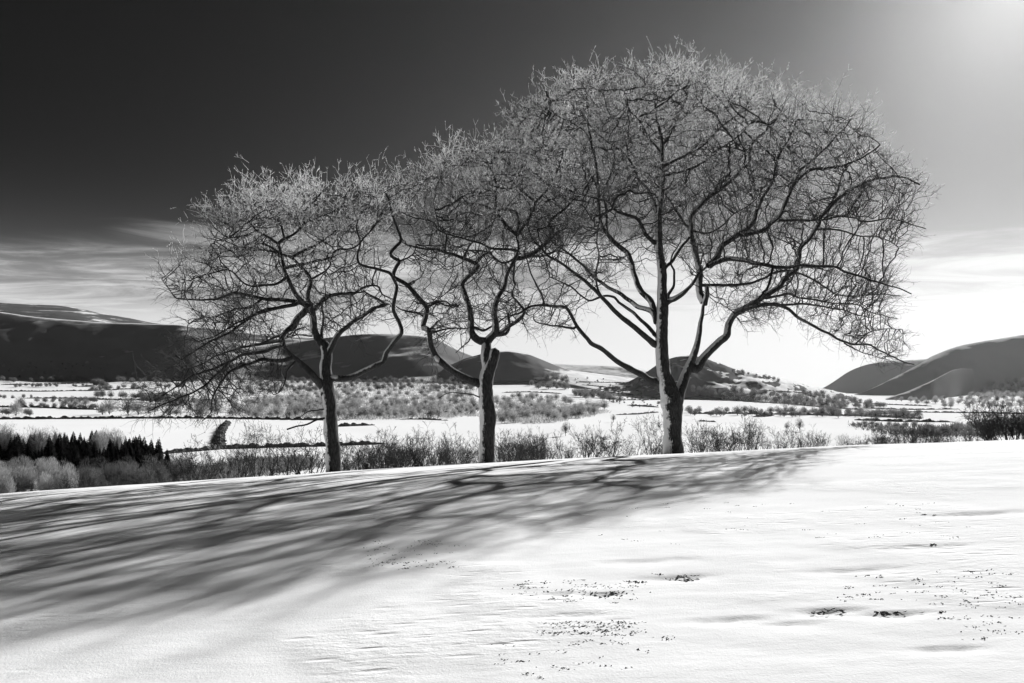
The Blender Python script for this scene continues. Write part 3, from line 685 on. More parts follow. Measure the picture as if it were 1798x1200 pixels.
LEFT = [
    (0.8, .10, .03, [(547, 542), (540, 520), (547, 497), (542, 485), (532, 472), (515, 455), (495, 447), (470, 440), (450, 440), (415, 452)]),
    (-0.8, .11, .03, [(546, 542), (535, 537), (520, 517), (507, 492), (497, 462), (490, 435), (493, 427), (515, 410), (532, 395), (540, 370), (552, 352), (565, 338)]),
    (-1.5, .06, .015, [(491, 430), (472, 417), (450, 405), (435, 382), (425, 355)]),
    (1.5, .055, .015, [(500, 420), (490, 390), (465, 367), (440, 360), (415, 345)]),
    (2.0, .06, .02, [(495, 447), (470, 432), (452, 427), (420, 437), (380, 445), (360, 440)]),
    (-1.8, .035, .01, [(450, 406), (420, 415), (392, 422), (370, 430)]),
    (1.0, .03, .01, [(432, 385), (410, 390), (382, 395), (370, 385)]),
    (-1.5, .14, .05, [(575, 622), (581, 613), (590, 592), (602, 580), (615, 567), (635, 555), (657, 542), (677, 537), (664, 526), (640, 512)]),
    (0.4, .06, .06, [(668, 538), (678, 536), (680, 535)]),
    (-2.2, .14, .05, [(575, 664), (586, 664), (600, 665), (620, 660), (650, 647), (672, 635), (677, 620), (692, 600), (704, 585), (701, 568), (691, 547), (694, 520), (695, 500), (686, 483), (672, 477), (642, 467), (630, 462), (627, 445), (632, 425), (625, 400)]),
    (1.8, .10, .03, [(550, 545), (560, 533), (570, 525), (590, 517), (620, 515), (640, 505), (662, 502), (672, 517), (690, 527)]),
    (-2.0, .07, .02, [(499, 471), (525, 465), (555, 457), (582, 452), (590, 442), (622, 435), (640, 415), (660, 395)]),
    (2.0, .06, .02, [(512, 452), (545, 435), (567, 422), (592, 405), (615, 397), (635, 375), (640, 345)]),
    (-1.0, .05, .02, [(545, 492), (555, 487), (572, 475), (580, 460), (575, 450)]),
    (1.0, .05, .02, [(535, 393), (550, 385), (575, 375), (600, 360), (610, 335)]),
    # heavy limb to the left
    (-1.5, .20, .10, [(571, 690), (564, 677), (550, 660), (530, 640), (512, 625), (500, 610), (497, 595)]),
    (-0.5, .13, .09, [(541, 541), (527, 556), (512, 573), (500, 587), (492, 600)]),
    (-2.2, .09, .015, [(508, 630), (490, 634), (462, 632), (438, 639), (413, 648), (399, 658), (382, 681), (371, 702), (368, 725), (355, 740)]),
    (1.5, .09, .015, [(498, 606), (480, 610), (464, 618), (427, 623), (399, 639), (371, 651), (338, 660), (315, 676), (287, 693), (263, 707)]),
    (-2.5, .06, .012, [(400, 640), (370, 668), (345, 685), (319, 697), (287, 711), (254, 725)]),
    (2.5, .07, .015, [(497, 597), (475, 602), (450, 606), (417, 613), (380, 625), (352, 641), (325, 650)]),
    (-2.5, .08, .015, [(520, 534), (487, 541), (459, 548), (427, 564), (408, 581), (385, 592), (357, 609), (333, 623), (310, 640)]),
    (1.5, .10, .015, [(545, 540), (522, 530), (487, 527), (460, 525), (415, 517), (380, 525), (355, 527), (322, 527), (300, 515), (284, 490)]),
    (-1.5, .06, .015, [(488, 541), (450, 552), (420, 562), (402, 577), (380, 590), (350, 600)]),
    (2.0, .055, .015, [(500, 587), (478, 595), (455, 605), (425, 610), (400, 618), (370, 620)]),
    (-2.0, .06, .015, [(503, 487), (490, 495), (472, 500), (435, 500), (400, 475), (370, 480), (340, 490)]),
    (1.0, .05, .015, [(460, 525), (440, 540), (410, 545), (380, 555), (350, 560), (330, 570)]),
    (-0.6, .035, .012, [(577, 718), (556, 720), (541, 723), (520, 737)]),
    (-0.9, .04, .03, [(579, 733), (557, 738), (534, 747), (504, 754)]),
    (-0.8, .04, .015, [(515, 640), (508, 650), (501, 669), (492, 688), (480, 695)]),
    (0.6, .04, .02, [(553, 590), (540, 590), (520, 588), (505, 592)]),
    (1.0, .07, .03, [(566, 602), (566, 580), (568, 555), (566, 535), (575, 520)]),
]
LEFT_CROWN = [(268, 500), (300, 480), (345, 445), (365, 385), (395, 340), (480, 328), (560, 326), (640, 312), (700, 316), (722, 400), (722, 500), (690, 570), (620, 585), (560, 590), (520, 600), (500, 640), (430, 700), (370, 745), (330, 752), (235, 728), (285, 620), (330, 565)]
build_oak('largest bare oak, forked into two stems with rime-white top', 34.0, BIG_TRUNK, BIG, BIG_CROWN, 4.6, 5600, 11, (1185, 600), 0.85, top_v=95, bot_v=560)
build_oak('snag oak, bare and crooked, with a broken snag at its fork', 33.0, MID_TRUNK, MID, MID_CROWN, 3.3, 2500, 22, (858, 580), 0.85, top_v=240, bot_v=560)
build_oak('drooping oak, bare, with heavy low limbs hanging to the snow', 32.4, LEFT_TRUNK, LEFT, LEFT_CROWN, 3.6, 3400, 33, (560, 600), 0.85, top_v=310, bot_v=640)

# ------------------------------------------------------------------ plants of the slope and the valley
def shrub_mesh(name, seed, h, stems, spread, levels=3, lean=(0, 0), dens=1.0, r_base=0.052):
    """leafless many-stemmed shrub: stems, boughs and twigs as thin tapering rods"""
    rg = np.random.default_rng(seed); E = []
    def grow(p, d, ln, r, lv):
        n = 5 if lv == 0 else 3
        q = p.copy()
        for i in range(n):
            d = d + rg.normal(0, 0.13 + 0.05 * lv, 3) + np.array([0, 0, 0.06]); d /= np.linalg.norm(d)
            e = q + d * ln / n; ra = r * (1 - 0.75 * i / n); rb = r * (1 - 0.75 * (i + 1) / n)
            E.append((q, e, ra, rb)); q = e
            if lv < levels and (i > 0 or lv > 0):
                for _ in range(rg.poisson(1.5 * dens if lv == 0 else 1.25 * dens)):
                    s = d + rg.normal(0, 0.55, 3); s[2] += 0.25; s /= np.linalg.norm(s)
                    grow(q.copy(), s, ln * rg.uniform(0.3, 0.55), max(rb * 0.65, 0.0045), lv + 1)
    for i in range(stems):
        a = rg.uniform(0, 2 * math.pi); t = rg.uniform(0.15, 1) * spread
        d = np.array([math.cos(a) * t + lean[0], math.sin(a) * t + lean[1], 1.0]); d /= np.linalg.norm(d)
        p = np.array([math.cos(a), math.sin(a), 0]) * rg.uniform(0, 0.12 * h * spread) - np.array([0, 0, 0.3])
        grow(p, d, h * rg.uniform(0.65, 1.05) + 0.3, r_base * rg.uniform(0.6, 1.2), 0)
    p0, p1, r0, r1 = (np.array(x) for x in zip(*E))
    v, q = frusta(p0, p1, np.maximum(r0, 0.0095), np.maximum(r1, 0.0075), 3)
    return new_mesh(name, v, [q], True)

def twig_faces(base, tip, w, rg):
    """a narrow blade of twigs from base to tip"""
    d = norm(tip - base); s = norm(np.cross(d, norm(rg.normal(size=d.shape)))) * w[:, None]
    mid = base + (tip - base) * 0.45
    return np.stack([base, mid + s, tip, mid - s], 1).reshape(-1, 3)

def bare_tree_mesh(name, seed, h, w, trunk_h, n_tw, n_limb=9, tw=0.05, trunk_r=None, up=0.4, inner=0.25):
    """leafless rounded tree: trunk and limbs (one mesh) and a crown of fine shoots (another)"""
    rg = np.random.default_rng(seed); tr = trunk_r or h * 0.022
    cz = trunk_h + (h - trunk_h) * 0.34; c = np.array([0, 0, cz]); rad = np.array([w / 2, w / 2, h - cz])
    lump = norm(rg.normal(size=(7, 3))); amp = rg.uniform(0.05, 0.28, 7)
    def surf(d): return (1 - 0.22 + (np.maximum(d @ lump.T, 0) ** 4 * amp).sum(-1))[:, None]
    E = [(np.array([0, 0, -0.5]), np.array([0, 0, trunk_h]), tr, tr * 0.7)]
    T = []
    for i in range(n_limb):
        d = norm(rg.normal(size=3) + np.array([0, 0, 0.5])); tgt = c + rad * d * 0.72
        st = np.array([0, 0, trunk_h * rg.uniform(0.75, 1.0)]); m = st + (tgt - st) * 0.45 + np.array([0, 0, 0.06 * h])
        E += [(st, m, tr * 0.5, tr * 0.32), (m, tgt, tr * 0.32, tr * 0.12)]; T += [m, tgt]
    p0, p1, r0, r1 = (np.array(x) for x in zip(*E))
    v, q = frusta(p0, p1, r0, r1, 5)
    wood = new_mesh(name + '_trunk', v, [q], True)
    d = norm(rg.normal(size=(n_tw, 3)) + np.array([0, 0, 0.12])); k = rg.uniform(inner, 1.0, n_tw) ** 0.6
    tip = c + rad * d * surf(d) * k[:, None]
    lo_ = tip[:, 2] < cz; tip[lo_, 2] = cz + (tip[lo_, 2] - cz) * (cz - trunk_h * 0.6) / (h - cz)
    dr = norm(d * rad + np.array([0, 0, up * h * 0.3]) + rg.normal(0, 0.2 * w, (n_tw, 3)))
    ln = rg.uniform(0.10, 0.22, n_tw) * w
    b = tip - dr * ln[:, None]
    v = twig_faces(b, tip, tw * rg.uniform(0.6, 1.3, n_tw), rg)
    crown = new_mesh(name + '_crown', v, [np.arange(n_tw * 4).reshape(-1, 4)], False)
    return wood, crown

def conifer_mesh(name, seed, h, w, n=700):
    rg = np.random.default_rng(seed)
    E = [(np.array([0, 0, -0.5]), np.array([0, 0, h * 0.97]), h * 0.014, h * 0.003)]
    p0, p1, r0, r1 = (np.array(x) for x in zip(*E)); v, q = frusta(p0, p1, r0, r1, 5)
    wood = new_mesh(name + '_trunk', v, [q], True)
    t = np.sort(rg.uniform(0.06, 1, n)) ; z = h * t
    z = np.round(z / (h / 26)) * (h / 26) + rg.normal(0, h * 0.006, n)
    a = rg.uniform(0, 2 * math.pi, n); R = (w / 2) * np.clip(1.03 - z / h, 0.03, 1) ** 0.85 * rg.uniform(0.65, 1.12, n)
    dirh = np.stack([np.cos(a), np.sin(a), 0 * a], -1)
    b = np.stack([0 * a, 0 * a, z], -1) + dirh * (R * 0.1)[:, None]
    tip = b + dirh * R[:, None]; tip[:, 2] -= R * 0.28 - h * 0.01
    v = twig_faces(b, tip, R * 0.22 + h * 0.006, rg)
    return wood, new_mesh(name + '_crown', v, [np.arange(n * 4).reshape(-1, 4)], False)

def join_meshes(name, wood, crown):
    """trunk and crown as one mesh with two materials, for trees too far off to show parts"""
    vs, fs, mi, off = [], [], [], 0
    for k, me in enumerate((wood, crown)):
        v = np.zeros(len(me.vertices) * 3, np.float32); me.vertices.foreach_get('co', v)
        f = np.zeros(len(me.loops), np.int32); me.loops.foreach_get('vertex_index', f)
        vs.append(v.reshape(-1, 3)); fs.append(f.reshape(-1, 4) + off); mi.append(np.full(len(f) // 4, k)); off += len(v) // 3
    me = new_mesh(name, np.vstack(vs), fs)
    me.polygons.foreach_set('material_index', np.concatenate(mi).astype(np.int32))
    return me

R_ = random.Random(5)
def plant_tree(name, kind, loc, h_scale, rz, label, group, parts=True, cat='tree'):
    """kind: (wood mesh, crown mesh, crown material, joined mesh)"""
    wood, crown, cm, joined = kind
    if parts:
        t = thing(name, label, cat, loc, rz, h_scale, group)
        add_obj('trunk', wood, MAT['wood'], t); add_obj('crown', crown, cm, t)
        return t
    if len(joined.materials) == 0: joined.materials.append(MAT['wood']); joined.materials.append(cm)
    o = add_obj(name, joined, None, None, loc); o.rotation_euler = (0, 0, rz); o.scale = (h_scale * R_.uniform(0.9, 1.15),) * 2 + (h_scale,)
    return tag(o, label, cat, group)
def kind(name, meshes, cm): return (meshes[0], meshes[1], cm, join_meshes(name, *meshes))

ROUND = [kind('round_tree', bare_tree_mesh('round_tree', 100 + i, 10, 11 + i % 3, 0.5, 900, tw=0.09, inner=0.1), MAT['frosted']) for i in range(5)]
ROUNDD = [kind('grey_tree', bare_tree_mesh('grey_tree', 120 + i, 10, 10.5 + i % 3, 0.4, 900, tw=0.10, inner=0.1), MAT['frosted_dark']) for i in range(4)]
BIRCH = [kind('birch', bare_tree_mesh('birch', 140 + i, 14, 8.5, 2.0, 2600, 16, tw=0.04, trunk_r=0.16, up=0.9, inner=0.1), MAT['frosted']) for i in range(4)]
BARE = [kind('bare_tree', bare_tree_mesh('bare_tree', 160 + i, 12, 9, 2.4, 1500, 16, tw=0.035, trunk_r=0.2, up=0.6, inner=0.05), MAT['frosted_dark']) for i in range(3)]
CONI = [kind('conifer', conifer_mesh('conifer', 180 + i, 14, 6.0 + 1.1 * i, 900), MAT['conifer']) for i in range(4)]

def scatter(name, kinds, poly, n, h, label, group, parts=False, min_px=0, seed=0, hb=10.0):
    """trees rooted on the land inside a patch outlined as it is seen in the photograph"""
    rg = np.random.default_rng(seed); poly = np.array(poly, float); lo, hi = poly.min(0), poly.max(0); done = []
    tries = 0
    while len(done) < n and tries < n * 30:
        tries += 1
        u, v = rg.uniform(lo[0], hi[0]), rg.uniform(lo[1], hi[1])
        if not in_poly(np.array([u]), np.array([v]), poly)[0]: continue
        if min_px and any((u - a) ** 2 + 4 * (v - b) ** 2 < min_px ** 2 for a, b in done): continue
        p = hit(u, v)
        if p is None: continue
        done.append((u, v)); k = kinds[rg.integers(len(kinds))]
        plant_tree(name, k, p, rg.uniform(*h) / hb, rg.uniform(0, 6.28), label, group, parts)

# woodland on the valley floor
scatter('woodland_tree', ROUND, [(430, 705), (520, 694), (620, 686), (740, 686), (830, 694), (842, 730), (760, 735), (640, 737), (560, 735), (440, 735)], 215, (14, 21),
        'pale rounded bare tree in the wood between the drooping oak and the snag oak', 'trees of the valley wood', min_px=7, seed=1)
scatter('woodland_tree', ROUND, [(868, 704), (900, 694), (960, 696), (1000, 704), (1010, 717), (1060, 717), (1068, 724), (1020, 736), (960, 744), (880, 744)], 80, (14, 21),
        'pale rounded bare tree in the wood between the snag oak and the largest oak', 'trees of the farther valley wood', min_px=7, seed=3)
scatter('foothill_tree', ROUNDD, [(420, 672), (600, 666), (760, 668), (860, 674), (840, 688), (620, 686), (430, 696)], 110, (16, 24),
        'dark rounded bare tree along the foot of the escarpment', 'trees at the escarpment foot', min_px=6, seed=2)
scatter('plantation_tree', ROUNDD, [(960, 662), (995, 664), (1000, 684), (985, 685), (930, 684), (925, 674)], 26, (20, 28),
        'dark tree in the small square plantation below the spur', 'trees of the small plantation', min_px=4, seed=4)
scatter('copse_tree', ROUNDD, [(1005, 692), (1030, 690), (1095, 704), (1085, 709), (1060, 705), (1010, 699)], 24, (18, 24),
        'dark tree in the copse on the slope beyond the wood', 'trees of the slope copse', min_px=5, seed=5)
scatter('roadside_tree', ROUND, [(340, 704), (430, 704), (440, 734), (330, 735), (250, 732), (260, 716)], 30, (16, 22),
        'pale bare tree behind the drooping limb of the oak', 'trees behind the drooping limb', min_px=11, seed=6)
for u, v, h in ((192, 728, 40), (225, 730, 44), (243, 729, 34), (115, 714, 27), (133, 715, 25), (36, 714, 28), (28, 731, 34), (180, 729, 24), (150, 713, 20)):
    p = hit(u, v)
    plant_tree('field_tree', ROUND[int(u) % 5], p, h / 10 * 0.8, u, 'large pale bare tree by the field hedges beyond the conifers', 'large trees by the far fields', True)
for i, (x0, v0_, x1, v1_, cnt, hh_) in enumerate(((-10, 671, 210, 669, 26, (12, 24)), (20, 680, 190, 678, 20, (10, 18)), (150, 686, 330, 680, 24, (12, 24)), (200, 672, 330, 674, 14, (14, 24)), (165, 676, 185, 682, 8, (20, 30)))):
    scatter('far_field_tree', ROUNDD, [(x0, v0_ - 1.5), (x1, v1_ - 1.5), (x1, v1_ + 1.5), (x0, v0_ + 1.5)], cnt, hh_, 'small dark bare tree in a far hedgerow under the escarpment', 'trees of the far hedgerows', min_px=3, seed=80 + i)
for i, (x0, v0_, x1, v1_, cnt, hh_) in enumerate(((0, 700, 60, 700, 5, (8, 14)), (60, 706, 170, 707, 20, (9, 16)), (20, 715, 170, 718, 22, (6, 13)), (170, 698, 330, 702, 26, (14, 24)), (250, 706, 330, 712, 16, (14, 22)), (0, 728, 20, 729, 4, (10, 15)), (45, 730, 55, 731, 2, (12, 15)))):
    scatter('hedgerow_tree', ROUNDD, [(x0, v0_ - 1.5), (x1, v1_ - 1.5), (x1, v1_ + 1.5), (x0, v0_ + 1.5)], cnt, hh_, 'dark hedgerow tree in the narrow fields beyond the conifers', 'hedgerow trees beyond the conifers', min_px=3, seed=90 + i)
scatter('hillside_bush', ROUNDD, [(0, 640), (60, 632), (160, 635), (300, 650), (340, 662), (0, 664)], 34, (8, 14), 'dark lone bush on the shaded escarpment', 'bushes on the escarpment', min_px=10, seed=10)
# under the largest oak
scatter('belt_tree', ROUNDD, [(1205, 725), (1500, 725), (1620, 731), (1620, 740), (1500, 735), (1205, 731)], 70, (9, 17), 'dark bare tree in the long tree belt past the largest oak', 'trees of the long belt', min_px=6, seed=11)
scatter('slope_tree', ROUNDD, [(1215, 684), (1300, 688), (1420, 703), (1480, 715), (1480, 720), (1340, 708), (1215, 698)], 60, (14, 22), 'grey bare tree on the slope below the crag hill', 'trees below the crag', min_px=7, seed=12)
scatter('copse_tree', ROUNDD, [(1405, 690), (1440, 692), (1500, 704), (1560, 715), (1560, 720), (1480, 718), (1410, 697)], 44, (12, 19), 'grey bare tree in the copse beneath the gap between hills', 'trees beneath the gap', min_px=6, seed=13)
scatter('fell_tree', ROUND, [(1695, 694), (1740, 680), (1798, 668), (1830, 664), (1830, 704), (1700, 706)], 55, (18, 26), 'pale rounded tree on the lower slope of the grey fell', 'trees on the fell slope', min_px=8, seed=14)
scatter('fell_tree', ROUND, [(1560, 704), (1700, 700), (1798, 707), (1798, 720), (1680, 718), (1600, 710)], 45, (12, 17), 'pale small tree along the foot of the grey fell', 'trees along the fell foot', min_px=8, seed=15)
scatter('field_bush', ROUNDD, [(1000, 664), (1080, 668), (1160, 680), (1160, 718), (1090, 716), (1010, 680)], 75, (2, 10), 'small bush dotted over the snowy slope beyond the wood', 'bushes dotted on the snowy slope', min_px=2.5, seed=16)
scatter('field_bush', ROUNDD, [(1490, 744), (1570, 747), (1640, 756), (1720, 750), (1720, 762), (1640, 768), (1560, 762), (1500, 752)], 40, (5, 11), 'dark bush in the rough ground past the wide open field', 'bushes past the wide open field', min_px=8, seed=17)
scatter('ridge_tree', ROUNDD, [(1284, 651), (1320, 658), (1350, 664), (1372, 669), (1372, 672), (1320, 661), (1284, 654)], 14, (9, 15), 'small tree on the skyline of the snowy crag slope', 'trees on the crag skyline', min_px=3, seed=18)
for u, v, h, lab in ((993, 766, 15, 'lone bare tree casting a long shadow on the snowy valley field'), (1404, 758, 15, 'broad lone tree on the open snowy field past the largest oak'), (1381, 756, 9, 'small round tree beside the broad lone tree'),
                     (1077, 742, 12, 'small bare tree standing alone at the end of the wood')):
    p = hit(u, v); plant_tree('field_tree', BARE[int(u) % 3], p, h / 12, u, lab, None, True)
# the wood on the valley side, lower left
scatter('conifer', CONI, [(-20, 795), (60, 796), (160, 802), (230, 806), (230, 838), (150, 832), (60, 822), (-20, 815)], 105, (7, 18), 'dark pointed conifer in the plantation beneath the large snowy field', 'conifers of the plantation', True, 5, 20, 14.0)
scatter('conifer', CONI, [(195, 815), (255, 818), (300, 832), (290, 850), (200, 845)], 34, (11, 19), 'tall dark conifer at the end of the plantation towards the drooping oak', 'conifers at the plantation end', True, 5, 25, 14.0)
scatter('bare_tree', BARE, [(-20, 800), (60, 796), (110, 806), (110, 812), (-20, 812)], 16, (17, 23), 'tall bare tree rising behind the dark conifers', 'bare trees among the conifers', True, 9, 21, 12.0)
scatter('poplar', BIRCH, [(165, 805), (205, 805), (205, 816), (165, 816)], 4, (19, 24), 'tall pale poplar standing among the conifers', 'pale poplars among the conifers', True, 8, 22, 14.0)
scatter('birch_tree', BIRCH, [(-30, 848), (40, 846), (90, 852), (125, 868), (120, 885), (-30, 895)], 34, (12, 17), 'pale frosted birch in the low wood before the conifers', 'frosted birches on the valley side', True, 11, 23, 14.0)
scatter('bare_tree', BARE, [(255, 840), (330, 832), (350, 850), (260, 866), (130, 870), (130, 858)], 34, (9, 15), 'grey bare tree on the bank below the conifers', 'bare trees below the conifers', True, 10, 24, 12.0)

# scrub that covers the ground between the trees of the woods
def undergrowth(name, label, poly, n, h, m, seed):
    rg = np.random.default_rng(seed); poly = np.array(poly, float); lo, hi = poly.min(0), poly.max(0); b = []
    while len(b) < n:
        u = rg.uniform(lo[0], hi[0], 400); v = rg.uniform(lo[1], hi[1], 400); k = in_poly(u, v, poly)
        for uu, vv_ in zip(u[k], v[k]):
            p = hit(uu, vv_)
            if p is not None: b.append(p)
    b = np.array(b[:n]); K = 7
    b = np.repeat(b, K, 0) + np.stack([rg.normal(0, 3.5, n * K), rg.normal(0, 6, n * K), np.full(n * K, -0.3)], -1)
    tip = b + norm(rg.normal(0, 0.45, b.shape) + np.array([0, 0, 1.0])) * rg.uniform(*h, (len(b), 1))
    v = twig_faces(b, tip, rg.uniform(0.25, 0.6, len(b)), rg)
    tag(add_obj(name, new_mesh(name, v, [np.arange(len(b) * 4).reshape(-1, 4)]), MAT[m]), label, 'scrub', None, 'stuff')
undergrowth('wood_scrub', 'grey scrub under the trees between the drooping oak and the snag oak', [(430, 703), (520, 692), (620, 684), (740, 684), (830, 692), (842, 732), (760, 737), (640, 738), (560, 736), (440, 736)], 2600, (3, 9), 'frosted', 61)
undergrowth('foothill_scrub', 'dark scrub along the foot of the escarpment', [(420, 668), (600, 664), (760, 667), (860, 672), (840, 688), (620, 686), (430, 696)], 1500, (4, 11), 'frosted_dark', 62)
undergrowth('far_wood_scrub', 'grey scrub under the trees between the snag oak and the largest oak', [(868, 706), (900, 696), (960, 698), (1000, 706), (1010, 719), (1060, 719), (1066, 725), (1020, 736), (960, 744), (880, 744)], 900, (3, 8), 'frosted', 63)
undergrowth('slope_scrub', 'grey scrub on the slope under the crag', [(1215, 688), (1300, 692), (1420, 705), (1480, 716), (1480, 720), (1340, 708), (1215, 698)], 500, (3, 8), 'frosted_dark', 64)
undergrowth('rough_scrub', 'dark scrub in the rough ground past the wide open field', [(1500, 745), (1570, 748), (1640, 752), (1720, 742), (1810, 735), (1810, 765), (1640, 768), (1560, 764), (1510, 754)], 700, (2, 6), 'frosted_dark', 66)
undergrowth('bank_scrub', 'dark brush on the bank below the conifers', [(110, 856), (200, 838), (300, 835), (420, 810), (540, 806), (570, 820), (440, 840), (300, 860), (130, 880)], 900, (2, 6), 'frosted_dark', 65)

# hedges and field walls
def hedge(pts, h, w, label, m='hedge', seed=0, gap=0.0):
    rg = np.random.default_rng(seed); L_ = []
    for (u0, v0), (u1, v1) in zip(pts[:-1], pts[1:]):
        n = max(2, int(math.hypot(u1 - u0, v1 - v0) / 2.5))
        for i in range(n):
            t = i / n; q = hit(u0 + (u1 - u0) * t, v0 + (v1 - v0) * t)
            if q is not None: L_.append(np.array(q))
    c = np.array(L_)
    if len(c) < 4: return
    k = np.ones(5) / 5
    c = np.stack([np.convolve(np.pad(c[:, i], 2, 'edge'), k, 'valid') for i in range(3)], -1)
    s = np.r_[0, np.cumsum(np.linalg.norm(np.diff(c, axis=0), axis=1))]
    n = int(min(900, max(12, s[-1] / 1.6))); ss = np.linspace(0, s[-1], n)
    c = np.stack([np.interp(ss, s, c[:, i]) for i in range(3)], -1)
    d = norm(np.gradient(c, axis=0)); side = norm(np.cross(d, np.array([0, 0, 1.0])))
    prof = [(-0.5, -0.15), (-0.55, 0.45), (-0.3, 0.9), (0.05, 1.0), (0.35, 0.88), (0.55, 0.4), (0.5, -0.15)]
    hh = h * (0.85 + 1.1 * np.clip(fbm(ss / 9.0, ss * 0 + seed, 3, seed), -0.55, 0.9)) * np.clip(np.minimum(ss, s[-1] - ss) / 25.0, 0.05, 1) ** 0.5
    v = np.stack([c + side * (w * a * (1 + 0.3 * rg.normal(size=(n, 1)))) + np.array([0, 0, 1.0]) * (hh * b + 0.12 * h * rg.normal(size=n))[:, None] for a, b in prof], 1)
    base = c.mean(0); V = v.reshape(-1, 3); Fq = grid_faces(n, len(prof))
    m_tw = int(min(5000, n * 6)); j = rg.integers(0, n, m_tw)
    b = c[j] + side[j] * (rg.uniform(-0.5, 0.5, (m_tw, 1)) * w) + np.array([0, 0, 1.0]) * (hh[j] * rg.uniform(0.3, 0.9, m_tw))[:, None]
    tip = b + norm(rg.normal(0, 0.6, (m_tw, 3)) + np.array([0, 0, 0.9])) * (h * rg.uniform(0.2, 0.5, m_tw))[:, None]
    W = twig_faces(b, tip, np.full(m_tw, 0.06 + 0.012 * h), rg)
    me = new_mesh('hedge', np.vstack([V, W]) - base, [Fq, np.arange(m_tw * 4).reshape(-1, 4) + len(V)])
    o = add_obj('hedge', me, MAT[m], None, base); tag(o, label, 'hedge', 'hedges of the valley fields')
HEDGES = [
    ([(1020, 676), (1060, 680), (1090, 690), (1120, 696)], 3.0, 3.0, 'slanting hedge down the snowy slope beyond the wood'),
    ([(1010, 671), (1060, 672), (1120, 674)], 2.6, 2.6, 'faint upper hedge across the snowy slope beyond the wood'),
    ([(1100, 712), (1130, 714), (1160, 716)], 3.2, 3.5, 'ragged hedge low on the slope by the largest oak'),
    ([(880, 690), (930, 689), (990, 692)], 3.0, 3.0, 'hedge along the upper edge of the farther wood'),
    ([(0, 676), (90, 675), (180, 673)], 3.4, 3.4, 'hedge at the very foot of the shaded escarpment'),
    ([(1500, 738), (1580, 741), (1680, 742)], 3.2, 4.0, 'ragged hedge before the rough scrub'),
    ([(-30, 737), (120, 736), (330, 735), (480, 737), (600, 739)], 3.4, 3.2, 'long straight hedge along the far edge of the large snowy field'),
    ([(387, 789), (385, 775), (388, 760), (396, 748), (403, 739)], 4.0, 5.5, 'tall curving hedge running away across the snowy field'),
    ([(270, 799), (330, 794), (390, 789), (480, 786), (570, 784), (680, 780)], 3.2, 3.5, 'dark hedge along the near edge of the large snowy field'),
    ([(570, 750), (610, 749), (660, 747)], 3.5, 4.0, 'short dark hedge just past the drooping oak trunk'),
    ([(700, 737), (740, 737), (790, 739)], 2.2, 2.5, 'low hedge bordering the wood behind the snag oak'),
    ([(-30, 715), (60, 716), (140, 719), (180, 720)], 3.4, 3.5, 'hedge between the two narrow fields beyond the conifers'),
    ([(-30, 687), (80, 688), (180, 686), (260, 682)], 3.2, 3.2, 'far hedge below the shaded escarpment'),
    ([(40, 700), (120, 700), (200, 703), (260, 703)], 3.6, 3.5, 'hedge crossing the narrow fields beyond the conifers'),
    ([(1210, 727), (1300, 727), (1400, 729), (1500, 731), (1620, 736)], 3.5, 4.0, 'long hedge under the tree belt past the largest oak'),
    ([(1300, 704), (1370, 709), (1450, 716), (1520, 721)], 2.5, 2.5, 'sloping hedge across the upper field below the crag'),
    ([(1330, 686), (1370, 688), (1420, 691)], 2.5, 2.5, 'short hedge high on the snowy slope under the crag'),
    ([(1490, 707), (1560, 711), (1640, 714)], 2.2, 2.4, 'thin hedge between the bright strips below the grey fell'),
    ([(1500, 717), (1600, 720), (1690, 719)], 2.2, 2.4, 'thin hedge nearest the foot of the grey fell'),
    ([(1540, 723), (1640, 725), (1740, 726), (1820, 728)], 2.4, 2.6, 'hedge leading to the big dark shrub'),
    ([(1030, 686), (1070, 684), (1110, 683)], 2.2, 2.4, 'short far hedge on the slope between spur and crag hill'),
    ([(1090, 703), (1140, 703), (1165, 702)], 2.4, 2.4, 'hedge touching the largest oak trunk from behind'),
    ([(1080, 729), (1120, 728), (1160, 724)], 2.4, 2.4, 'low hedge behind the trunk of the largest oak'),
    ([(1225, 740), (1255, 741), (1262, 743)], 2.4, 3.0, 'stub of hedge in the white field beside the largest oak'),
    ([(1325, 733), (1345, 732), (1358, 729)], 3.6, 7.0, 'thick clump of hedge at the edge of the tree belt'),
]
for i, (pts, h, w, lab) in enumerate(HEDGES): hedge(pts, h, w, lab, seed=200 + i)

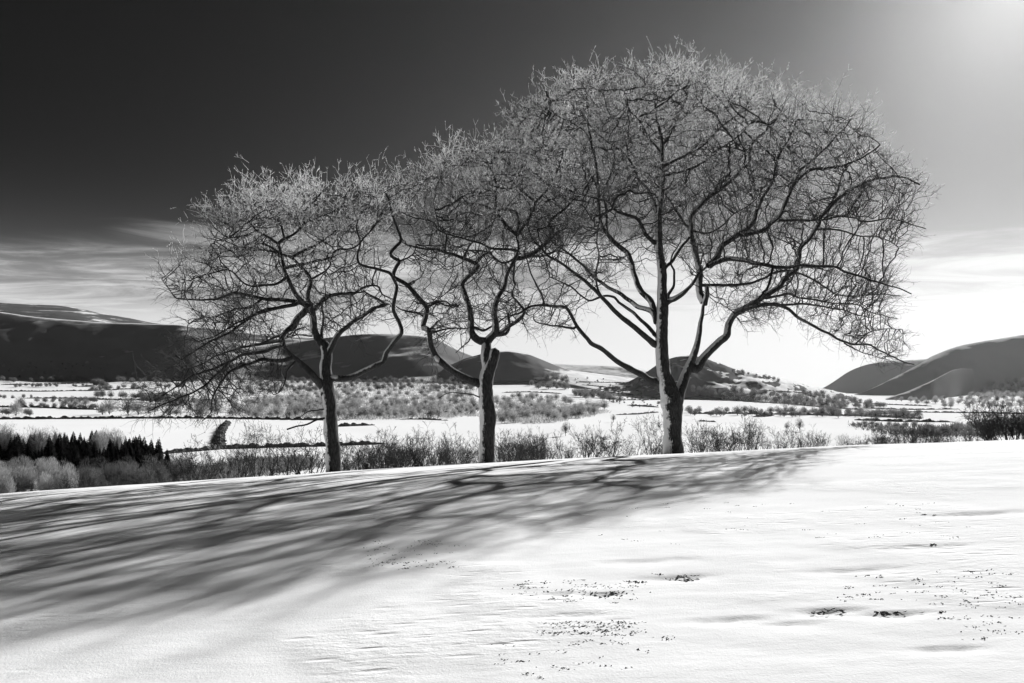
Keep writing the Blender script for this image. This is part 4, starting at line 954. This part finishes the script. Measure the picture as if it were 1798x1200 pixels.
# leafless shrubs just over the crest
SHR = [shrub_mesh('shrub', 301, 3.2, 7, 0.45, dens=0.9), shrub_mesh('shrub', 302, 3.6, 6, 0.5, dens=0.8), shrub_mesh('shrub', 303, 2.8, 9, 0.6),
       shrub_mesh('shrub', 304, 3.4, 5, 0.35, dens=0.8), shrub_mesh('shrub', 305, 2.6, 10, 0.75, dens=1.1), shrub_mesh('shrub', 306, 3.0, 8, 0.5, lean=(-0.35, 0), dens=1.0)]
DENSE = [shrub_mesh('dense_shrub', 311, 3.2, 12, 0.6, dens=1.15), shrub_mesh('dense_shrub', 312, 3.0, 13, 0.8, lean=(0.25, 0), dens=1.15)]
def shrub_zone(u0, u1, n, top, label, group, pool, yr=(38, 58), seed=0, name='shrub'):
    rg = np.random.default_rng(seed)
    for i in range(n):
        u = u0 + (u1 - u0) * (i + rg.uniform(0.1, 0.9)) / n; y = rg.uniform(*yr); x = (u - U0) / F * y
        z = float(near_z(np.array([x]), np.array([y]))[0]); tv = rg.normal(*top)
        h = (V0 - tv) / F * y - z
        if h < 0.6: continue
        me = pool[rg.integers(len(pool))]
        o = add_obj(name, me, MAT['shrub'], None, (x, y, z)); s = h / max(0.1, me.get('h', 3.6))
        o.scale = (s * rg.uniform(0.9, 1.2), s * rg.uniform(0.9, 1.2), s); o.rotation_euler = (0, 0, rg.uniform(0, 6.28) if pool is not LEAN else rg.uniform(-0.3, 0.3))
        tag(o, label, 'shrub', group)
for me in SHR + DENSE:
    co = np.zeros(len(me.vertices) * 3, np.float32); me.vertices.foreach_get('co', co); me['h'] = float(np.percentile(co[2::3], 99.5))
LEAN = [SHR[5]]
shrub_zone(325, 560, 9, (762, 16), 'thin bare shrub between the drooping oak trunk and the conifers', 'shrubs beside the drooping oak', SHR, seed=1)
shrub_zone(410, 520, 3, (742, 3), 'tall fan-shaped bare shrub before the drooping limb of its oak', 'tall shrubs beside the drooping oak', SHR[:2] + SHR[3:4], (44, 48), seed=2)
shrub_zone(120, 330, 14, (828, 10), 'low bare brush poking over the snow below the conifers', 'low brush below the conifers', SHR[2:5], (42, 60), seed=3)
shrub_zone(600, 845, 22, (762, 14), 'bare shrub in the thicket between the drooping oak and the snag oak', 'shrubs between drooping and snag oaks', SHR + LEAN * 3, seed=4)
shrub_zone(610, 830, 9, (775, 10), 'dense dark shrub low in the thicket between the drooping oak and the snag oak', 'dense shrubs between drooping and snag oaks', DENSE, (46, 60), seed=5)
shrub_zone(870, 985, 12, (765, 10), 'bare shrub in the thicket just past the snag oak', 'shrubs just past the snag oak', SHR, seed=6)
shrub_zone(880, 960, 4, (762, 8), 'dense shrub beside the snag oak trunk', 'dense shrubs beside the snag oak', DENSE, (46, 60), seed=7)
shrub_zone(985, 1165, 16, (768, 12), 'thin bare shrub between the snag oak and the largest oak', 'shrubs between snag and largest oaks', SHR, seed=8)
shrub_zone(1115, 1150, 1, (725, 1), 'tallest thin shrub touching the largest oak trunk', None, SHR[:1], (46, 48), seed=9)
shrub_zone(1205, 1370, 15, (748, 10), 'thin upright shrub under the forked limb of the largest oak', 'shrubs under the largest oak', SHR, seed=10)
shrub_zone(1370, 1560, 18, (758, 9), 'low bare shrub along the crest past the largest oak', 'shrubs along the open crest', SHR, seed=11)
shrub_zone(1540, 1720, 14, (748, 8), 'bushy dark shrub beside the big dark shrub', 'bushy shrubs by the big dark shrub', DENSE + SHR[:2], seed=12)
shrub_zone(1725, 1815, 5, (700, 8), 'big dark many-stemmed shrub below the tall grey fell', 'big shrubs below the fell', DENSE, (38, 46), seed=13, name='dense_shrub')

# ------------------------------------------------------------------ the air of the valley
xs, y0, y1, z0, z1 = 9500.0, -60.0, 7200.0, float(min(zz.min(), TV[:, 2].min())) - 1.0, float(TV[:, 2].max()) + 20.0
hv = np.array([(x, y, z) for z in (z0, z1) for y in (y0, y1) for x in (-xs, xs)])
hf_ = np.array([(0, 2, 3, 1), (4, 5, 7, 6), (0, 1, 5, 4), (2, 6, 7, 3), (0, 4, 6, 2), (1, 3, 7, 5)])
m, nt, out = mat('thin_haze')
pv = N(nt, 'ShaderNodeVolumePrincipled', i_Density=HAZE, i_Anisotropy=0.7); pv.inputs['Color'].default_value = (0.9, 0.9, 0.9, 1)
L(nt, pv.outputs[0], out.inputs['Volume'])
tag(add_obj('haze', new_mesh('haze', hv, [hf_]), m), 'thin bright haze filling the valley', None, None, 'stuff')
tri = sum(sum(len(p.vertices) - 2 for p in me.polygons) if len(me.polygons) < 20000 else len(me.loops) - 2 * len(me.polygons) for me in bpy.data.meshes)
print('TRIANGLES', tri)
